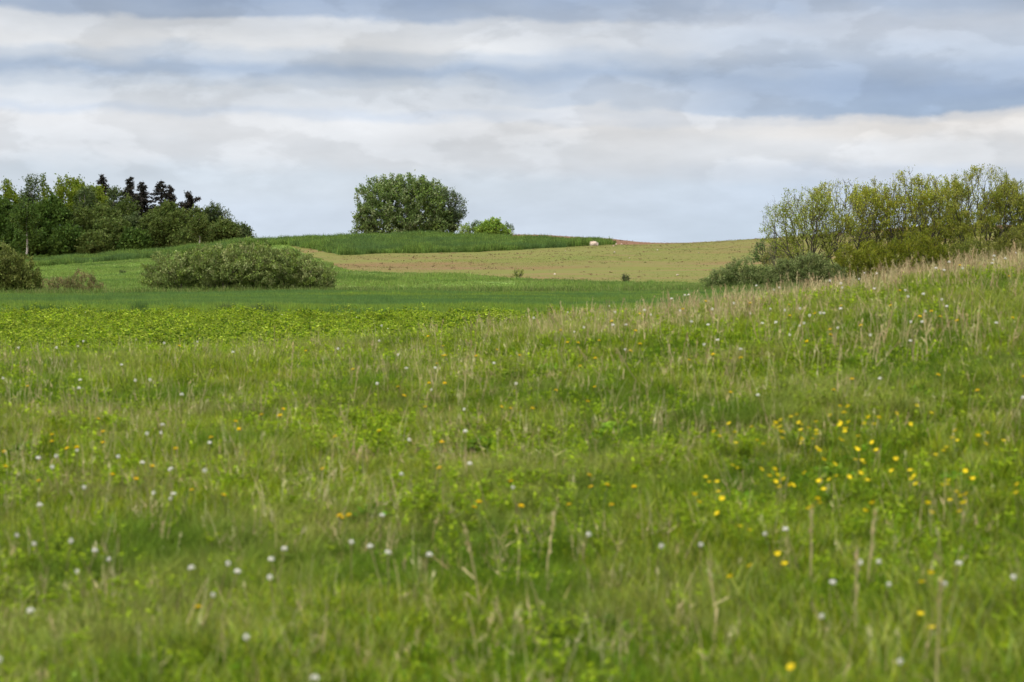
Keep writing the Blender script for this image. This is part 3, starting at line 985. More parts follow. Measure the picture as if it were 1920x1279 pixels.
# ---- the round tree on the crest
R0 = 262.0
s = px(1, R0)
loc = on_ground(762, R0)
zb = 1.6 + (HROW - 446) * R0 / FPX
loc = (loc[0], loc[1], min(loc[2], zb))
OL = [(0.0838, 0.1236, 0.037), (0.1147, 0.1544, 0.0529), (0.0662, 0.1059, 0.0264), (0.1765, 0.2118, 0.1059), (0.097, 0.1411, 0.0309)]
H = px(126, R0)
blobs = [(-2.2, 0, .52 * H, 4.6, 4.2, .46 * H), (2.0, .3, .50 * H, 4.6, 4.4, .44 * H), (0, -.5, .66 * H, 4.6, 4.0, .36 * H), (-4.4, 0, .34 * H, 2.6, 3, .30 * H),
         (4.6, 0, .30 * H, 2.3, 3, .28 * H), (-6.0, 0, .12 * H, 1.2, 1.6, .12 * H), (-2.4, -1.4, .2 * H, 4.2, 2.6, .22 * H), (2.8, -1.4, .2 * H, 4.0, 2.6, .22 * H), (0, -2.4, .24 * H, 4.2, 2.0, .24 * H), (2.4, 1.4, .3 * H, 3.6, 2.4, .28 * H), (3.3, .8, .70 * H, 2.2, 2.4, .22 * H), (-3.4, .4, .70 * H, 2.2, 2.4, .2 * H)]
big = tree_meshes(blobs, 1500, 42000, .30, .18, OL, stems_fan(9, 2.6, 1.3, 1.2), .007, .14, bark_grey, sig=.19, shell=.40, lump=.08, up=.5)
plant('round_tree', big, loc, 'large round grey green tree standing alone on the hill crest', 'tree')

# drooping small birch on its right
loc = on_ground(846, R0 - 1)
H = px(100, R0)
blobs = [(0, 0, .72 * H, 1.3, 1.3, .25 * H), (.9, 0, .5 * H, 1.2, 1.2, .3 * H), (.2, 0, .35 * H, 1.2, 1.2, .25 * H)]
b = tree_meshes(blobs, 230, 3600, .26, .13, [(.06, .09, .04), (.09, .12, .055)], straight(.6 * H), .014, .12, bark_grey, sig=.16, up=-.6, shell=.4)
plant('birch_tree', b, loc, 'thin drooping birch leaning out of the round tree\'s right side', 'tree')

# bright bush and two twiggy neighbours
loc = on_ground(922, R0 - 4)
H = px(38, R0)
b = tree_meshes([(0, 0, .5 * H, 1.9, 2, .5 * H), (.2, 0, .8 * H, 1.1, 1, .3 * H), (-1, 0, .35 * H, 1.6, 1.4, .34 * H), (1.1, 0, .36 * H, 1.5, 1.4, .36 * H)], 260, 7000, .22, .13, [(.14, .22, .03), (.19, .27, .04), (.10, .17, .025)],
                stems_fan(6, 1, .7), .01, .08, sig=.12, up=.8)
plant('bush', b, loc, 'bright yellow green bush between the round tree and the boulder', 'bush', names=('stems', 'crown'))
b = tree_meshes([(0, 0, .45 * H, 1.1, 1, .45 * H)], 110, 1000, .22, .10, [(.06, .10, .04), (.09, .13, .05)], stems_fan(5, .7, .7, .2), .01, .06, sig=.1, up=1)
plant('shrub', b, on_ground(889, R0 - 2), 'dark twiggy shrub on the left flank of the bright bush', 'shrub', names=('stems', 'crown'))
b = tree_meshes([(0, 0, .42 * H, .9, 1, .4 * H)], 90, 800, .22, .10, [(.06, .10, .04), (.09, .13, .05)], stems_fan(5, .6, .6, .2), .01, .06, sig=.1, up=1)
plant('shrub', b, on_ground(952, R0 - 2), 'small dark shrub at the right flank of the bright bush', 'shrub', names=('stems', 'crown'))
b = tree_meshes([(0, 0, .4 * H, .9, .9, .4 * H)], 80, 900, .2, .11, [(.14, .21, .05), (.18, .24, .06)], stems_fan(4, .5, .5, .2), .01, .05, sig=.12, up=1)
plant('shrub', b, on_ground(872, R0 - 4), 'pale green sapling shrub at the right foot of the round tree', 'shrub', names=('stems', 'crown'))

# ---- willow bushes at the wheat's far edge
def willow_bush(W, H, n_pts, n_leaf, cols, depth=.45):
    blobs = []
    for t, hh, ww in ((-.33, .80, .22), (-.14, .97, .24), (.06, 1.0, .24), (.24, .88, .22), (.38, .66, .16), (-.43, .5, .12), (.0, .7, .4), (.44, .42, .09), (-.2, .8, .25), (.16, .85, .25)):
        blobs.append((t * W, rng.normal() * .05 * W, hh * H * .46, ww * W, depth * W * .5 * (1.1 - abs(t)), hh * H * .5))
    stems = []
    for i in range(16):
        bx = rng.uniform(-.36, .36) * W; by = rng.normal() * .08 * W
        stems.append([np.array([bx, by, -.15]), np.array([bx * 1.05, by, .25 * H]), np.array([bx * 1.12, by * 1.1, .5 * H])])
    return tree_meshes(blobs, n_pts, n_leaf, .13, .066, cols, stems, .0035, .05, bark_grey, sig=.08, shell=.45, lump=.17, up=1.1, spread=.8, thin=8)
WC = [(.095, .125, .035), (.13, .16, .05), (.07, .095, .024), (.18, .20, .08), (.11, .15, .03)]
R1 = 109.5
loc = on_ground(452, R1)
b = willow_bush(px(338, R1), px(108, R1), 1900, 78000, WC)
plant('willow_bush', b, loc, 'wide dome shaped grey green willow bush at the edge of the wheat', 'bush', names=('stems', 'crown'))
loc = on_ground(-5, R1)
b = willow_bush(px(150, R1), px(107, R1), 1000, 34000, [(.075, .09, .02), (.10, .115, .028), (.053, .068, .015), (.125, .145, .04)], .8)
plant('willow_bush', b, loc, 'dark olive willow bush cut off by the left picture edge', 'bush', names=('stems', 'crown'))
# low russet shrub between them
Wd, Hh = px(120, 112), px(46, 112)
b = tree_meshes([(-.2 * Wd, 0, .35 * Hh, .3 * Wd, .8, .4 * Hh), (.15 * Wd, 0, .45 * Hh, .3 * Wd, .8, .5 * Hh), (.38 * Wd, 0, .3 * Hh, .15 * Wd, .6, .35 * Hh)], 520, 5200, .10, .045,
                [(.13, .13, .05), (.16, .13, .06), (.10, .12, .04)], [[np.array([q, 0, -.1]), np.array([q * 1.1, .1, .3])] for q in np.linspace(-1.5, 1.5, 8)],
                .006, .03, plain_mat('russet_twigs', (.15, .10, .06), .9), sig=.06, up=1.2)
plant('low_shrub', b, on_ground(132, 112), 'low thin brownish shrub between the two willow bushes', 'shrub', names=('stems', 'crown'))

# ---- little bushes on the pasture and the sown field
def tiny(w, h, cols, n=260, L=.10):
    return tree_meshes([(0, 0, .58 * h, w / 2, w / 2, .42 * h)], 50, n, L, L * .6, cols, [[np.array([.1 * w * q, 0, -.05]), np.array([.15 * w * q, 0, .35 * h])] for q in (-1, 0, 1)], .008, .03, bark_dark, sig=.07, up=.4)
plant('sapling', tiny(px(22, 140), px(22, 140), [(.12, .16, .03), (.16, .19, .04)]), on_ground(971, 140.5), 'small yellow green sapling at the front edge of the brown field', 'sapling', names=('stem', 'crown'))
plant('sapling', tiny(px(14, 132), px(19, 132), [(.035, .05, .02), (.05, .07, .025)], 220), on_ground(1172, 133), 'tiny dark sapling between brown field and green pasture', 'sapling', names=('stem', 'crown'))
plant('small_bush', tiny(px(18, 185), px(17, 185), [(.05, .085, .03), (.07, .11, .035)], 200, .14), on_ground(281, 185), 'tiny dark bush on the pasture left of the wide willow bush', 'bush', names=('stem', 'crown'))
plant('small_bush', tiny(px(14, 190), px(8, 190), [(.06, .09, .03), (.08, .11, .035)], 120, .14), on_ground(231, 190), 'flat dark tussock bush in the open pasture', 'bush', names=('stem', 'crown'))
plant('small_bush', tiny(px(14, 245), px(17, 245), [(.14, .21, .04), (.17, .24, .05)], 150, .16), on_ground(468, 246), 'bright small bush on the crest above the wide willow bush', 'bush', names=('stem', 'crown'))

# ---- the right-hand thicket: many-stemmed trees in thin young leaf
RT = 118.0
YL = [(.165, .185, .018), (.21, .23, .026), (.125, .15, .014), (.17, .165, .018), (.25, .26, .045)]
def thicket_tree(W, H, n_leaf, cols=YL, n_pts=1200, L=.098, k=9, low=.42):
    blobs = [(0, 0, .68 * H, .42 * W, .38 * W, .30 * H), (-.2 * W, .1, .6 * H, .3 * W, .3 * W, .26 * H), (.22 * W, -.1, .6 * H, .3 * W, .3 * W, .27 * H),
             (-.04 * W, 0, .82 * H, .33 * W, .28 * W, .18 * H), (0, 0, .42 * H, .36 * W, .3 * W, .22 * H)]
    stems = []
    for i in range(k):
        a = 2 * math.pi * i / k + rng.uniform(-.4, .4); d = np.array([math.cos(a), math.sin(a) * .8, 0]) * W * rng.uniform(.12, .36)
        stems.append([np.array([0, 0, -.3]) + d * .15, d * .3 + np.array([0, 0, .12 * H]), d * .7 + np.array([0, 0, .27 * H]), d * 1.05 + np.array([0, 0, low * H * rng.uniform(.85, 1.2)])])
    return tree_meshes(blobs, n_pts, n_leaf, L, L * .52, cols, stems, .005, .09, bark_dark, (.05, .04, .03), sig=.08, shell=.40, lump=.18, up=1.0, thin=5, spread=.9, bias=.6, clump=.7)

TR = [  # column, distance, width px, top row, leaves, label, palette
    (1512, 116, 150, 352, 2600, 'leaning thin leaved tree at the left end of the thicket', [(.17, .20, .03), (.21, .23, .045), (.13, .15, .025)]),
    (1583, 118, 150, 328, 3000, 'open crowned tree showing dark stems, second from the thicket\'s left end', YL),
    (1655, 121, 130, 338, 3400, 'ochre green tree between the open crowned tree and the tall feathery one', [(.15, .15, .025), (.18, .175, .03), (.12, .135, .02)]),
    (1716, 119, 140, 318, 3600, 'tall feathery tree in the middle of the thicket', YL),
    (1774, 123, 120, 333, 2600, 'narrow bare stemmed tree left of the rounded tallest thicket tree', YL),
    (1838, 118, 150, 311, 4600, 'rounded tallest tree of the thicket, dense olive yellow leaves', [(.15, .165, .025), (.18, .19, .03), (.12, .14, .02), (.2, .2, .04)]),
    (1908, 120, 130, 336, 4200, 'olive tree of the thicket against the right picture edge', [(.13, .145, .025), (.16, .165, .03), (.11, .125, .02)]),
    (1985, 121, 140, 330, 3500, 'thicket tree mostly beyond the right picture edge', [(.13, .145, .025), (.16, .165, .03), (.11, .125, .02)]),
]
for (u, r, w, top, nl, lab, pal) in TR:
    loc = on_ground(u, r)
    Ht = EYE + (HROW - top) * r / FPX - loc[2]
    plant('thicket_tree', thicket_tree(px(w, r) * 1.22, Ht, int(nl * 4.3), pal), loc, lab, 'tree', 'many stemmed trees of the right hand thicket')

# bare young birch left of the thicket
loc = on_ground(1452, 117)
Ht = EYE + (HROW - 372) * 117 / FPX - loc[2]
b = tree_meshes([(0, 0, .72 * Ht, .7, .7, .28 * Ht), (0, 0, .45 * Ht, .8, .7, .2 * Ht)], 260, 90, .07, .03, [(.12, .12, .06)], straight(.9 * Ht, 8, .02), .0032, .026, bark_grey, (.06, .05, .04), sig=.04, shell=.4, up=1)
plant('bare_tree', b, loc, 'leafless slender young tree at the left of the thicket', 'tree')
# dark little tree behind it
loc = on_ground(1436, 150)
b = tree_meshes([(0, 0, 1.2, 1.2, 1, 1.1), (-.7, 0, .9, .9, .8, .7)], 150, 1200, .14, .08, [(.05, .085, .025), (.07, .11, .03)], straight(1.0), .01, .06, bark_dark, sig=.1)
plant('small_bush', b, (loc[0], loc[1], loc[2] + .6), 'dark green bush behind the leafless young tree', 'bush', names=('trunk', 'crown'))

def shrub(u, r, w, top, nl, cols, label, depth=1.0, L=.075, npts=420, name='thicket_shrub', group='low shrubs under the right hand thicket', up=.8, base_off=0.0):
    x_, y_, z_ = on_ground(u, r)
    Ht = EYE + (HROW - top) * r / FPX - z_
    W = px(w, r)
    blobs = [(-.25 * W, 0, .38 * Ht, .28 * W, depth, .42 * Ht), (.05 * W, 0, .46 * Ht, .32 * W, depth * 1.1, .5 * Ht), (.3 * W, 0, .36 * Ht, .24 * W, depth, .4 * Ht), (-.42 * W, 0, .2 * Ht, .14 * W, depth * .7, .24 * Ht)]
    stems = [[np.array([q * W, 0, -.15]), np.array([q * W * 1.1, rng.normal() * .1, .3 * Ht])] for q in np.linspace(-.3, .3, 8)]
    npts = int(npts * 1.4)
    b_ = tree_meshes(blobs, npts, int(nl * 5.0), L, L * .55, cols, stems, .006, .04, bark_dark, (.05, .042, .035), sig=.07, shell=.45, lump=.16, up=up, thin=8)
    plant(name, b_, (x_, y_, z_), label, 'shrub', group, names=('stems', 'crown'))
GG = [(.105, .145, .045), (.14, .175, .06), (.075, .11, .03), (.17, .20, .08)]
shrub(1388, 112, 130, 482, 5200, GG, 'low dark grey green shrub at the foot of the thicket, nearest the brown field', .9)
shrub(1512, 110, 150, 470, 6800, [(.115, .145, .05), (.15, .18, .065), (.085, .11, .035)], 'low grey shrub in front of the thicket\'s leftmost tree', .9)
OLV = [(.115, .13, .012), (.15, .16, .016), (.085, .105, .01)]
shrub(1480, 119, 110, 440, 1800, [(.12, .125, .03), (.15, .14, .04), (.10, .11, .03)], 'thin brownish shrub beside the leafless young tree', 1.0)
shrub(1625, 113, 120, 440, 5600, OLV, 'dense olive shrub under the open crowned thicket tree', 1.0)
shrub(1710, 112, 140, 428, 6600, OLV, 'broad olive yellow shrub under the tall feathery thicket tree', 1.1)
shrub(1808, 113, 120, 440, 4200, [(.11, .13, .022), (.14, .155, .03), (.09, .11, .018)], 'mid green shrub under the rounded tallest thicket tree', 1.0)
shrub(1895, 112, 120, 425, 5000, [(.10, .11, .02), (.13, .135, .026), (.08, .09, .018)], 'dark olive shrub at the thicket\'s right end', 1.0)

# ---- the wood on the left
def broadleaf(W, H, cols, n_leaf=2600, L=.46, lowb=.12, n_pts=300, shell=.5, up=.3, bark=bark_grey, lump=.12, sig=.34, top=1.0):
    W = W * 1.2
    blobs = [(0, 0, .56 * H, .44 * W, .42 * W, .43 * H), (-.24 * W, .05 * W, .46 * H, .28 * W, .3 * W, .32 * H), (.24 * W, -.05 * W, .5 * H, .28 * W, .3 * W, .32 * H),
             (.05 * W, -.2 * W, .5 * H, .3 * W, .3 * W, .3 * H), (-.1 * W, 0, .76 * H, .26 * W, .26 * W, .2 * H), (.14 * W, 0, .72 * H, .24 * W, .26 * W, .2 * H), (-.05 * W, -.12 * W, .25 * H, .36 * W, .3 * W, .18 * H)]
    return tree_meshes(blobs, n_pts, n_leaf, L, L * .62, cols, straight(.55 * H, 5, .05), .012, .3, bark, sig=sig, shell=shell, lump=lump, up=up, min_r=.02)

def birch(W, H, cols, n_leaf=1700, L=.40):
    W = W * 1.15
    blobs = [(0, 0, .62 * H, .34 * W, .30 * W, .36 * H), (.16 * W, 0, .5 * H, .28 * W, .28 * W, .26 * H), (-.16 * W, .05 * W, .46 * H, .28 * W, .28 * W, .26 * H), (.03 * W, 0, .82 * H, .26 * W, .24 * W, .17 * H)]
    return tree_meshes(blobs, 260, n_leaf, L, L * .5, cols, straight(.8 * H, 7, .03), .02, .17, bark_birch, (.5, .48, .44), sig=.26, shell=.45, lump=.25, up=-.4, min_r=.03)

def bare_stem_birch(W, H, cols, n_leaf=2600, L=.38):
    blobs = [(0, 0, .72 * H, .36 * W, .3 * W, .27 * H), (.2 * W, .1, .42 * H, .24 * W, .2 * W, .14 * H), (.18 * W, 0, .62 * H, .26 * W, .26 * W, .18 * H), (-.18 * W, .05 * W, .64 * H, .26 * W, .26 * W, .18 * H)]
    t = straight(.85 * H, 7, .03)
    tm, cm = tree_meshes(blobs, 240, n_leaf, L, L * .5, cols, t, .02, .15, bark_birch, (.5, .48, .44), sig=.26, shell=.45, lump=.2, up=-.3, min_r=.03)
    g = Geo()
    tube(g, t[0], [.17, .165, .155, .145, .13, .11, .09, .07][:len(t[0])], (.5, .48, .44), 7)
    me = g.mesh('trunk', [bark_birch])
    return me, cm

def spruce(H, W, cols, n=2600):
    """whorls of drooping boughs, needles on each"""
    g = Geo()
    tube(g, [(0, 0, -.3), (0, 0, .5 * H), (0, 0, H)], [.22, .13, .02], (.05, .04, .035), 5)
    Q, C = [], []
    zz = .12 * H
    while zz < H * .985:
        t = zz / H
        Rr = .5 * W * (1 - t) ** .85 + .10
        for _ in range(rng.integers(4, 7)):
            a = rng.uniform(0, 6.283); Rk = Rr * rng.uniform(.4, 1.3)
            d = np.array([math.cos(a), math.sin(a), 0])
            m = max(5, int(n * Rk / (W * 26)))
            q = rng.uniform(.08, 1, m)
            p = d * (Rk * q)[:, None] + np.array([0, 0, zz]) + rng.normal(size=(m, 3)) * .13
            p[:, 2] += -.30 * Rk * q + .28 * Rk * q ** 3
            Q.append(leaves(p, .5, .2, np.tile(d + np.array([0, 0, -.35]), (m, 1)) * 1.6, .6, .5))
            C.append(np.clip(np.asarray(cols)[rng.integers(0, len(cols), m)] * (1 + .2 * rng.normal(size=(m, 1))), .003, .5))
            tube(g, [(0, 0, zz), tuple(d * Rk * .9 + np.array([0, 0, zz - .1 * Rk]))], [.04, .012], (.05, .04, .035), 3)
        zz += rng.uniform(.28, .5)
    q = np.concatenate(Q); c = np.concatenate(C)
    cm = mesh_from('crown', q.reshape(-1, 3), np.arange(4 * len(q)), np.full(len(q), 4), np.repeat(c, 4, axis=0), [f_needle])
    return g.mesh('trunk', [bark_dark]), cm

LIME = [(0.0869, 0.1201, 0.0099), (0.1076, 0.1408, 0.0132), (0.0662, 0.0952, 0.0083), (0.1242, 0.1573, 0.0182)]
DEEP = [(0.0324, 0.0612, 0.0101), (0.0432, 0.0756, 0.013), (0.023, 0.0446, 0.0072), (0.054, 0.09, 0.0144)]
MID = [(0.0529, 0.0776, 0.0155), (0.067, 0.0917, 0.0198), (0.0388, 0.0599, 0.0127), (0.0811, 0.1058, 0.0282)]
GREY = [(0.0506, 0.0722, 0.0246), (0.065, 0.0867, 0.0325), (0.0376, 0.0578, 0.0187)]
OLI = [(0.0588, 0.084, 0.0168), (0.0756, 0.1008, 0.0235), (0.0462, 0.0672, 0.0134)]
PURP = [(.024, .02, .016), (.034, .027, .022), (.02, .024, .014)]
FOREST = 'trees of the wood on the left'
WOOD = [  # kind, column, distance, width px, top row, palette, label
    ('b', 60, 372, 62, 325, GREY, 'tallest airy birch at the wood\'s left, top clear of the others'),
    ('l', 128, 385, 128, 326, LIME, 'broad lime green maple in the upper left of the wood'),
    ('l', 168, 380, 84, 336, LIME, 'lime green maple right of the broadest one'),
    ('l', 14, 392, 80, 344, LIME, 'lime green tree behind the airy birch by the left picture edge'),
    ('l', -40, 385, 90, 335, DEEP, 'dark tree of the wood beyond the left picture edge'),
    ('l', 12, 360, 80, 372, DEEP, 'dark green tree at the left picture edge, front of the wood'),
    ('l', 96, 352, 76, 364, DEEP, 'dense dark green round tree in front of the lime green maple'),
    ('l', 45, 352, 60, 395, DEEP, 'shadowy tree between the left edge tree and the dense dark round one'),
    ('b', 158, 350, 72, 386, OLI, 'olive birch in the front row, right of the dense dark round tree'),
    ('l', 212, 346, 70, 408, MID, 'low rounded tree in the middle of the wood\'s front row'),
    ('b', 216, 368, 60, 346, GREY, 'grey green birch below the leftmost spruce'),
    ('b', 160, 365, 62, 352, GREY, 'grey green birch in front of the lime green maple'),
    ('b', 240, 360, 56, 370, MID, 'slim mid green birch below the pair of spruces'),
    ('l', 195, 357, 66, 378, MID, 'mid green tree behind the low rounded tree'),
    ('b', 250, 350, 60, 398, GREY, 'grey front row birch right of the low rounded tree'),
    ('b', 282, 345, 56, 398, MID, 'front row birch below the second spruce of the pair'),
    ('l', 312, 350, 66, 376, MID, 'mid green tree in front of the widest spruce'),
    ('b', 302, 341, 50, 408, OLI, 'small olive birch in the front row near the wood\'s right end'),
    ('b', 336, 341, 60, 392, OLI, 'pale olive birch below the lone pine'),
    ('t', 376, 332, 46, 398, MID, 'tree with a white trunk near the wood\'s right end'),
    ('t', 52, 334, 62, 368, DEEP, 'birch with a long pale bare trunk at the wood\'s left front'),
    ('l', 380, 352, 60, 390, MID, 'mid green tree behind the one with the white trunk'),
    ('b', 398, 350, 56, 380, GREY, 'grey wispy topped birch near the wood\'s right end'),
    ('w', 420, 352, 52, 386, GREY, 'thin see-through tree leaning out at the wood\'s right end'),
    ('l', 418, 346, 56, 412, MID, 'low tree under the thin see-through one'),
    ('l', 446, 348, 52, 418, GREY, 'last low grey green tree at the wood\'s right tip'),
    ('l', 130, 343, 60, 425, DEEP, 'low dark tree at the foot of the wood, below the olive birch'),
    ('l', 180, 340, 56, 435, MID, 'low leafy tree at the foot of the wood, left of the low rounded one'),
    ('l', 255, 339, 50, 432, DEEP, 'low dark leafy tree at the foot of the wood, below the spruces'),
    ('l', 60, 345, 60, 430, DEEP, 'low dark tree at the foot of the wood, near the left picture edge'),
    ('l', 350, 338, 44, 432, MID, 'low leafy tree at the foot of the wood, left of the white trunk'),
    ('s', 193, 392, 30, 329, PURP, 'leftmost purple black spruce, single above the wood'),
    ('s', 247, 388, 34, 332, PURP, 'left one of the pair of purple black spruces'),
    ('s', 270, 383, 34, 341, PURP, 'right one of the pair of purple black spruces'),
    ('s', 304, 384, 44, 339, PURP, 'widest purple black spruce, right of the pair'),
    ('s', 321, 388, 28, 350, PURP, 'narrow purple black spruce tucked right of the widest one'),
    ('p', 359, 380, 34, 361, PURP, 'lone dark pine with an open crown at the wood\'s right'),
]
for (kd, u, r, w, top, pal, lab) in WOOD:
    loc = on_ground(u, r)
    Ht = EYE + (HROW - top) * r / FPX - loc[2]
    W = px(w, r)
    if kd == 'l':
        me, nm = broadleaf(W, Ht, pal, int(5200 + 110 * w)), 'broadleaf_tree'
    elif kd == 'b':
        me, nm = birch(W, Ht, pal, int(2600 + 75 * w)), 'birch_tree'
    elif kd == 't':
        me, nm = bare_stem_birch(W, Ht, pal), 'birch_tree'
    elif kd == 'w':
        me, nm = birch(W, Ht, pal, 1100), 'birch_tree'
    elif kd == 's':
        me, nm = spruce(Ht, W * 3.9, pal, 11000), 'spruce_tree'
    else:
        blobs = [(rng.normal() * .6, 0, Ht * q, 1.3 * (1.25 - q) * 3.2, 1.2, .5) for q in (.62, .72, .8, .88, .95)]
        me, nm = tree_meshes(blobs, 130, 3200, .45, .2, pal, straight(.97 * Ht, 9, .01), .02, .16, bark_dark, sig=.16, up=.4), 'pine_tree'
    plant(nm, me, loc, lab, 'tree', FOREST)

# undergrowth bushes at the wood's edge
for (u, r, w, top, lab) in ((85, 312, 60, 478, 'low dark bush at the wood\'s foot behind the left willow bush'), (30, 312, 70, 470, 'dark bush at the wood\'s foot beside the left picture edge')):
    shrub(u, r, w, top, 900, DEEP, lab, 2.0, .3, 160, 'bush', 'bushes along the foot of the wood')

for (u, r, w, h, lab) in ((75, 63, 60, .46, 'darkest grass tussock at the left front of the wheat'), (110, 65, 34, .42, 'narrow dark grass tussock beside the darkest one'), (262, 63.5, 34, .5, 'upright dark grass tussock left of the wide willow bush'),
                          (425, 64, 40, .5, 'dark grass tussock before the wide willow bush, left of its middle'), (490, 63.5, 60, .48, 'broad dark grass tussock before the middle of the wide willow bush'),
                          (640, 63, 44, .42, 'dark grass tussock before the right end of the wide willow bush'), (875, 62.5, 60, .40, 'dark grass tussock in line with the boulder\'s left'), (345, 64, 30, .42, 'small dark grass tussock below the left end of the wide willow bush')):
    g = Geo(); W = px(w, r)
    blades(g, int(420 * W), W / 2, h * .55, h * 1.15, .018, [(.06, .12, .03), (.085, .155, .035), (.05, .10, .03)], .15, .35)
    o = link('grass_tussock', g.mesh('grass_tussock', [f_past]), loc=on_ground(u, r))
    o.scale = (1, .5, 1)
    tag(o, lab, 'grass tussock', 'dark tussocks along the front of the wheat')

# ------------------------------------------------------------------ boulder and field stones
def stone_mesh(w, d, h, col, mat, seed, name, sub=3):
    import bmesh
    bm = bmesh.new()
    bmesh.ops.create_icosphere(bm, subdivisions=sub, radius=1.0)
    r_ = np.random.default_rng(seed)
    fr = r_.normal(size=(10, 3)) * np.array([1.6] * 3); ph = r_.uniform(0, 6.28, 10)
    cuts = [(unit(r_.normal(size=3)), r_.uniform(.62, .88)) for _ in range(9)]
    for v in bm.verts:
        p = np.array(v.co)
        for nrm, dd in cuts:
            k = p @ nrm
            if k > dd: p = p - nrm * (k - dd) * .85
        p = p * (1 + .05 * np.sum(np.sin(fr @ p * 1.8 + ph)) / 3)
        v.co = (p[0] * w / 2, p[1] * d / 2, p[2] * h * .62 + h * .38)
    me = bpy.data.meshes.new(name); bm.to_mesh(me); bm.free()
    me.materials.append(mat)
    return me
m_stone = soil_mat('pale_granite', (.42, .33, .27), [((.55, .47, .41), (1.6, 1.6, 1.6), .45, .6, .9, 4), ((.40, .27, .20), (2.2, 2.2, 2.2), .55, .68, .8, 4), ((.16, .13, .11), (5, 5, 5), .62, .72, .8, 4)], .05, 5)
x_, y_, z_ = on_ground(1112, 226)
st = link('boulder', stone_mesh(px(22, 226), 1.1, px(11, 226), None, m_stone, 5, 'boulder'), loc=(x_, y_, z_ - .08))
tag(st, 'pale pinkish boulder at the right end of the rye band', 'boulder')
for i, (u, r, w) in enumerate(((1155, 232, 3.2), (1165, 231, 4), (1150, 222, 3.5), (1060, 205, 2.5), (1232, 208, 3), (1270, 150, 5), (1152, 199, 4), (1040, 150, 4), (1310, 200, 2.6), (1180, 185, 3))):
    o = link('field_stone', stone_mesh(px(w, r), px(w, r), px(w * .7, r), None, m_stone, 20 + i, 'field_stone', 2), loc=on_ground(u, r))
    tag(o, 'small pale field stone lying on the brown sown field', 'stone', 'field stones on the sown field')

# ------------------------------------------------------------------ flowers in the meadow
m_fluff = foliage_mat('seed_fluff', .45, .9, .05, .06)
m_petal = foliage_mat('yellow_petals', .35, .6, .2, .12)
m_stem = foliage_mat('flower_stem', .2, .6, .2, .2)

def clock_mesh(h, R, seed):
    """dandelion clock: hollow stem, core, radiating seeds each with its parachute"""
    g = Geo()
    bend = np.array([rng.normal() * .04, rng.normal() * .04, 0])
    pts = [np.array([0, 0, -.03]), np.array([0, 0, h * .5]) + bend * .4, np.array([0, 0, h - R * .2]) + bend]
    tube(g, pts, [.0026, .0022, .002], (.20, .17, .08), 5, 0)
    c = np.array([0, 0, h]) + bend
    n = 90
    d = rng.normal(size=(n, 3))
    if seed % 2:                       # partly blown head: the lower and one side seeds are gone
        d[:, 2] = np.abs(d[:, 2]) * .9 - .1
        d = d[d[:, 0] * .5 + d[:, 2] > -.25]
        n = len(d)
    d = unit(d)
    q = leaves(c + d * R * .12, R * .2, R * .12, d * 3, .3)
    g.add_quads(q, jit((.16, .12, .06), n, .15), 1)
    s = unit(np.cross(d, rng.normal(size=(n, 3)))) * .0004
    spoke = np.stack([c + d * R * .15 - s, c + d * R * .15 + s, c + d * R * .85 + s, c + d * R * .85 - s], axis=1)
    g.add_quads(spoke, jit((.62, .60, .55), n, .05), 1)
    for _ in range(2):
        dd = unit(d + rng.normal(size=(n, 3)) * .12)
        q = leaves(c + dd * R * rng.uniform(.82, 1.0, (n, 1)), R * .40, R * .16, np.cross(dd, rng.normal(size=(n, 3))) * 3, .3)
        g.add_quads(q, jit((.88, .87, .85), n, .03, .01), 1)
    return g.mesh('dandelion_clock', [m_stem, m_fluff])

def dandelion_mesh(h, R):
    g = Geo()
    bend = np.array([rng.normal() * .04, rng.normal() * .04, 0])
    pts = [np.array([0, 0, -.03]), np.array([0, 0, h * .5]) + bend * .4, np.array([0, 0, h - .012]) + bend]
    tube(g, pts, [.0026, .0023, .0022], (.13, .16, .05), 5, 0)
    c = np.array([0, 0, h]) + bend
    tube(g, [c - np.array([0, 0, .016]), c - np.array([0, 0, .008]), c], [.003, R * .38, R * .42], (.09, .14, .03), 8, 0)
    tl = unit(np.array([rng.normal() * .3, -.35 + rng.normal() * .2, 1.0]))
    a1 = unit(np.cross(tl, (1, .2, 0))); a2 = np.cross(tl, a1)
    for rr, lift, m in ((.75, .25, 34), (.55, .5, 28), (.33, .75, 22), (.14, .85, 12)):
        th = np.linspace(0, 6.283, m, endpoint=False) + rng.uniform(0, 1)
        d = np.cos(th)[:, None] * a1 + np.sin(th)[:, None] * a2
        p = c + d * R * rr + tl * R * lift * .5
        q = leaves(p, R * .62, R * .2, (d + tl * lift) * 5, .3)
        g.add_quads(q, jit((.85, .61, .008), m, .08, .03), 1)
    return g.mesh('dandelion_flower', [m_stem, m_petal])

